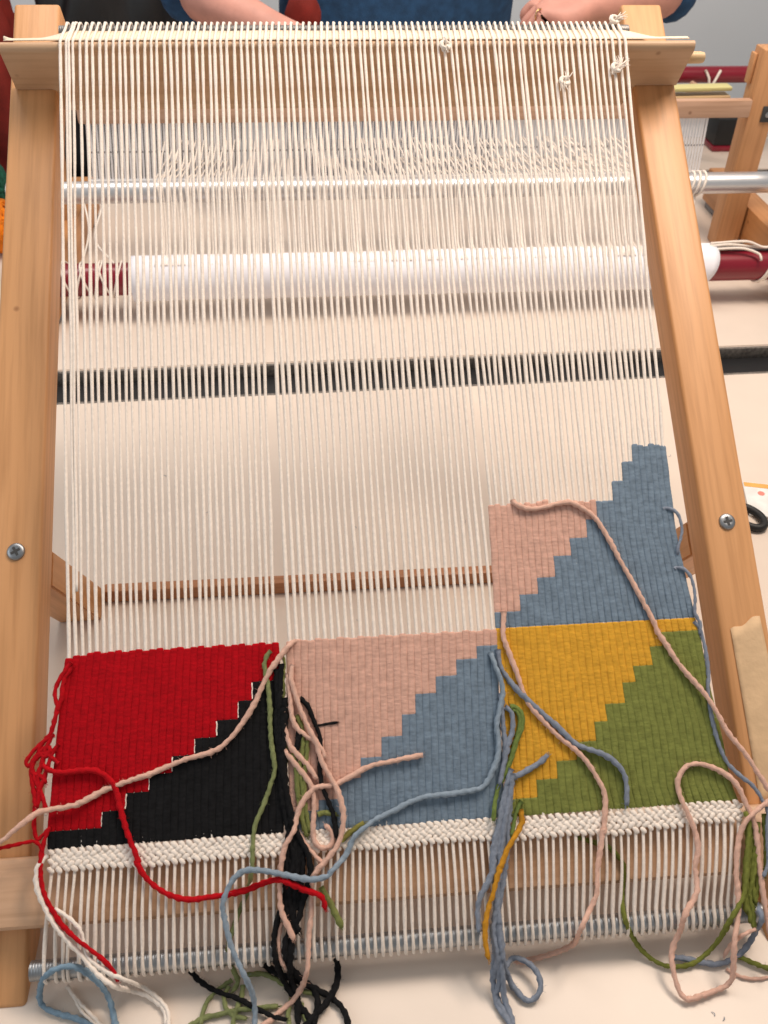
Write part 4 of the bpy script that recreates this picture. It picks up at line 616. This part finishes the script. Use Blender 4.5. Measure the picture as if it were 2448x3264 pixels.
def ball(c, r, m, label, seed):
    rs = random.Random(seed); parts = []
    for k in range(26):
        ax = Vector((rs.gauss(0, 1), rs.gauss(0, 1), rs.gauss(0, 1))).normalized(); a = ax.orthogonal().normalized(); b = ax.cross(a); h = rs.uniform(-.55, .55); rr = math.sqrt(1 - h * h)
        parts.append(sweep(np.array([(ax * h + (a * math.cos(t) + b * math.sin(t)) * rr) * r * rs.uniform(.985, 1.015) for t in np.linspace(0, 2 * math.pi, 28)]), r * .085, 5, cap=False))
    bm = bmesh.new(); Vb, Fb = merged(parts); o = link('yarn_ball', fast_mesh('yarn_ball', Vb, Fb), m); o.location = c; tag(o, label, 'yarn ball', None)
ball((-.905, 2.05, .075 + .0), .072, M['yarn_gr'], 'dark green yarn ball at the left edge behind the left post', 1) if False else None
ball((-.685, 1.50, .0725), .07, M['yarn_gr'], 'dark green yarn ball at the far left behind the post', 1)
ball((-.605, 1.38, .0485), .045, M['yarn_or'], 'orange yarn ball at the far left edge behind the post', 2)
cr = thing('crate', 'dark open crate with a red base strip on the back right table', 'crate', Matrix.Translation((1.00, 1.90, 0)))
for lo, hi, nm, m in (((-.06, -.04, .014), (.06, .04, .075), 'box', 'blackp'), ((-.062, -.042, .0005), (.062, .042, .0138), 'base_strip', 'redp')): box(nm, lo, hi, M[m], cr, .003)
fl = thing('small_loom', 'far loom with a dark red beam and white tie below the grey wall', 'loom', Matrix.Translation((.95, 1.84, 0)))
FI = fl.matrix_world.inverted()
for nm, a, b, r, m in (('beam', (.70, 1.84, .180), (1.50, 1.84, .180), .0175, 'redp'),):
    o = tube(nm, [a, b], r, M[m], fl, K=20, step=.1); o.data.transform(FI)
for x in (.74, 1.46):
    o = box('leg', (x - .02, 1.82, .0005), (x + .02, 1.86, .165), M['wood_w'], fl); o.data.transform(FI)
o = obox('arm', (.82, 1.80, .165), (.90, 1.74, .130), .012, .03, M['pink_x'], fl, .002); o.data.transform(FI)
o = tube('tie', [(.862, 1.824, .194), (.872, 1.818, .178), (.878, 1.815, .155), (.888, 1.818, .175), (.898, 1.824, .193)], .003, M['cream'], fl, K=6, step=.01); o.data.transform(FI)
lf = []; rs = random.Random(5)                           # fluff and fibre scraps dropped on the near table
for _ in range(34):
    x, yv = rs.uniform(-.42, .72), rs.uniform(-.06, .80); a = rs.uniform(0, 6.3); l = rs.uniform(.002, .008)
    lf.append(sweep(spline([(x, yv, .0006), (x + l * .5 * math.cos(a), yv + l * .5 * math.sin(a), .0012), (x + l * math.cos(a + .6), yv + l * math.sin(a + .6), .0006)], .001), rs.uniform(.00015, .0003), 4, cap=False))
Vl, Fl = merged(lf); o = link('lint', fast_mesh('lint', Vl, Fl), M['bluegrey'], None, 'stuff'); o['label'] = 'fibre scraps scattered on the cream table'; o['category'] = 'lint'
# scissors and card just past the right post
sc = thing('scissors', 'dark oval scissor handle poking out behind the right post', 'scissors', Matrix.Translation((.492, .528, .0058)))
rz = Matrix.Rotation(math.radians(25), 4, 'Z')
o = tube('handle', [(.0155 * math.cos(a), .023 * math.sin(a), 0) for a in np.linspace(0, 2 * math.pi, 33)], .0052, M['blackp'], sc, K=10, cap=False); o.data.transform(rz)
o = obox('blade', (-.012, .008, -.001), (-.050, .038, -.001), .009, .003, M['metal'], sc, .0005)
pk = thing('card_packet', 'white card packet with orange and red print behind the scissor handle', 'packet', Matrix.Translation((.560, .556, 0)) @ Matrix.Rotation(-.25, 4, 'Z'))
box('card', (-.055, -.035, .0005), (.055, .035, .003), M['card'], pk, .0008); box('print_band', (-.054, .024, .0031), (.054, .033, .0034), M['orangeprint'], pk, 0); lathe('print_dot', [(.0045, .0031), (.0045, .0034)], M['redprint'], pk, 16, Matrix.Translation((-.034, .012, 0)))
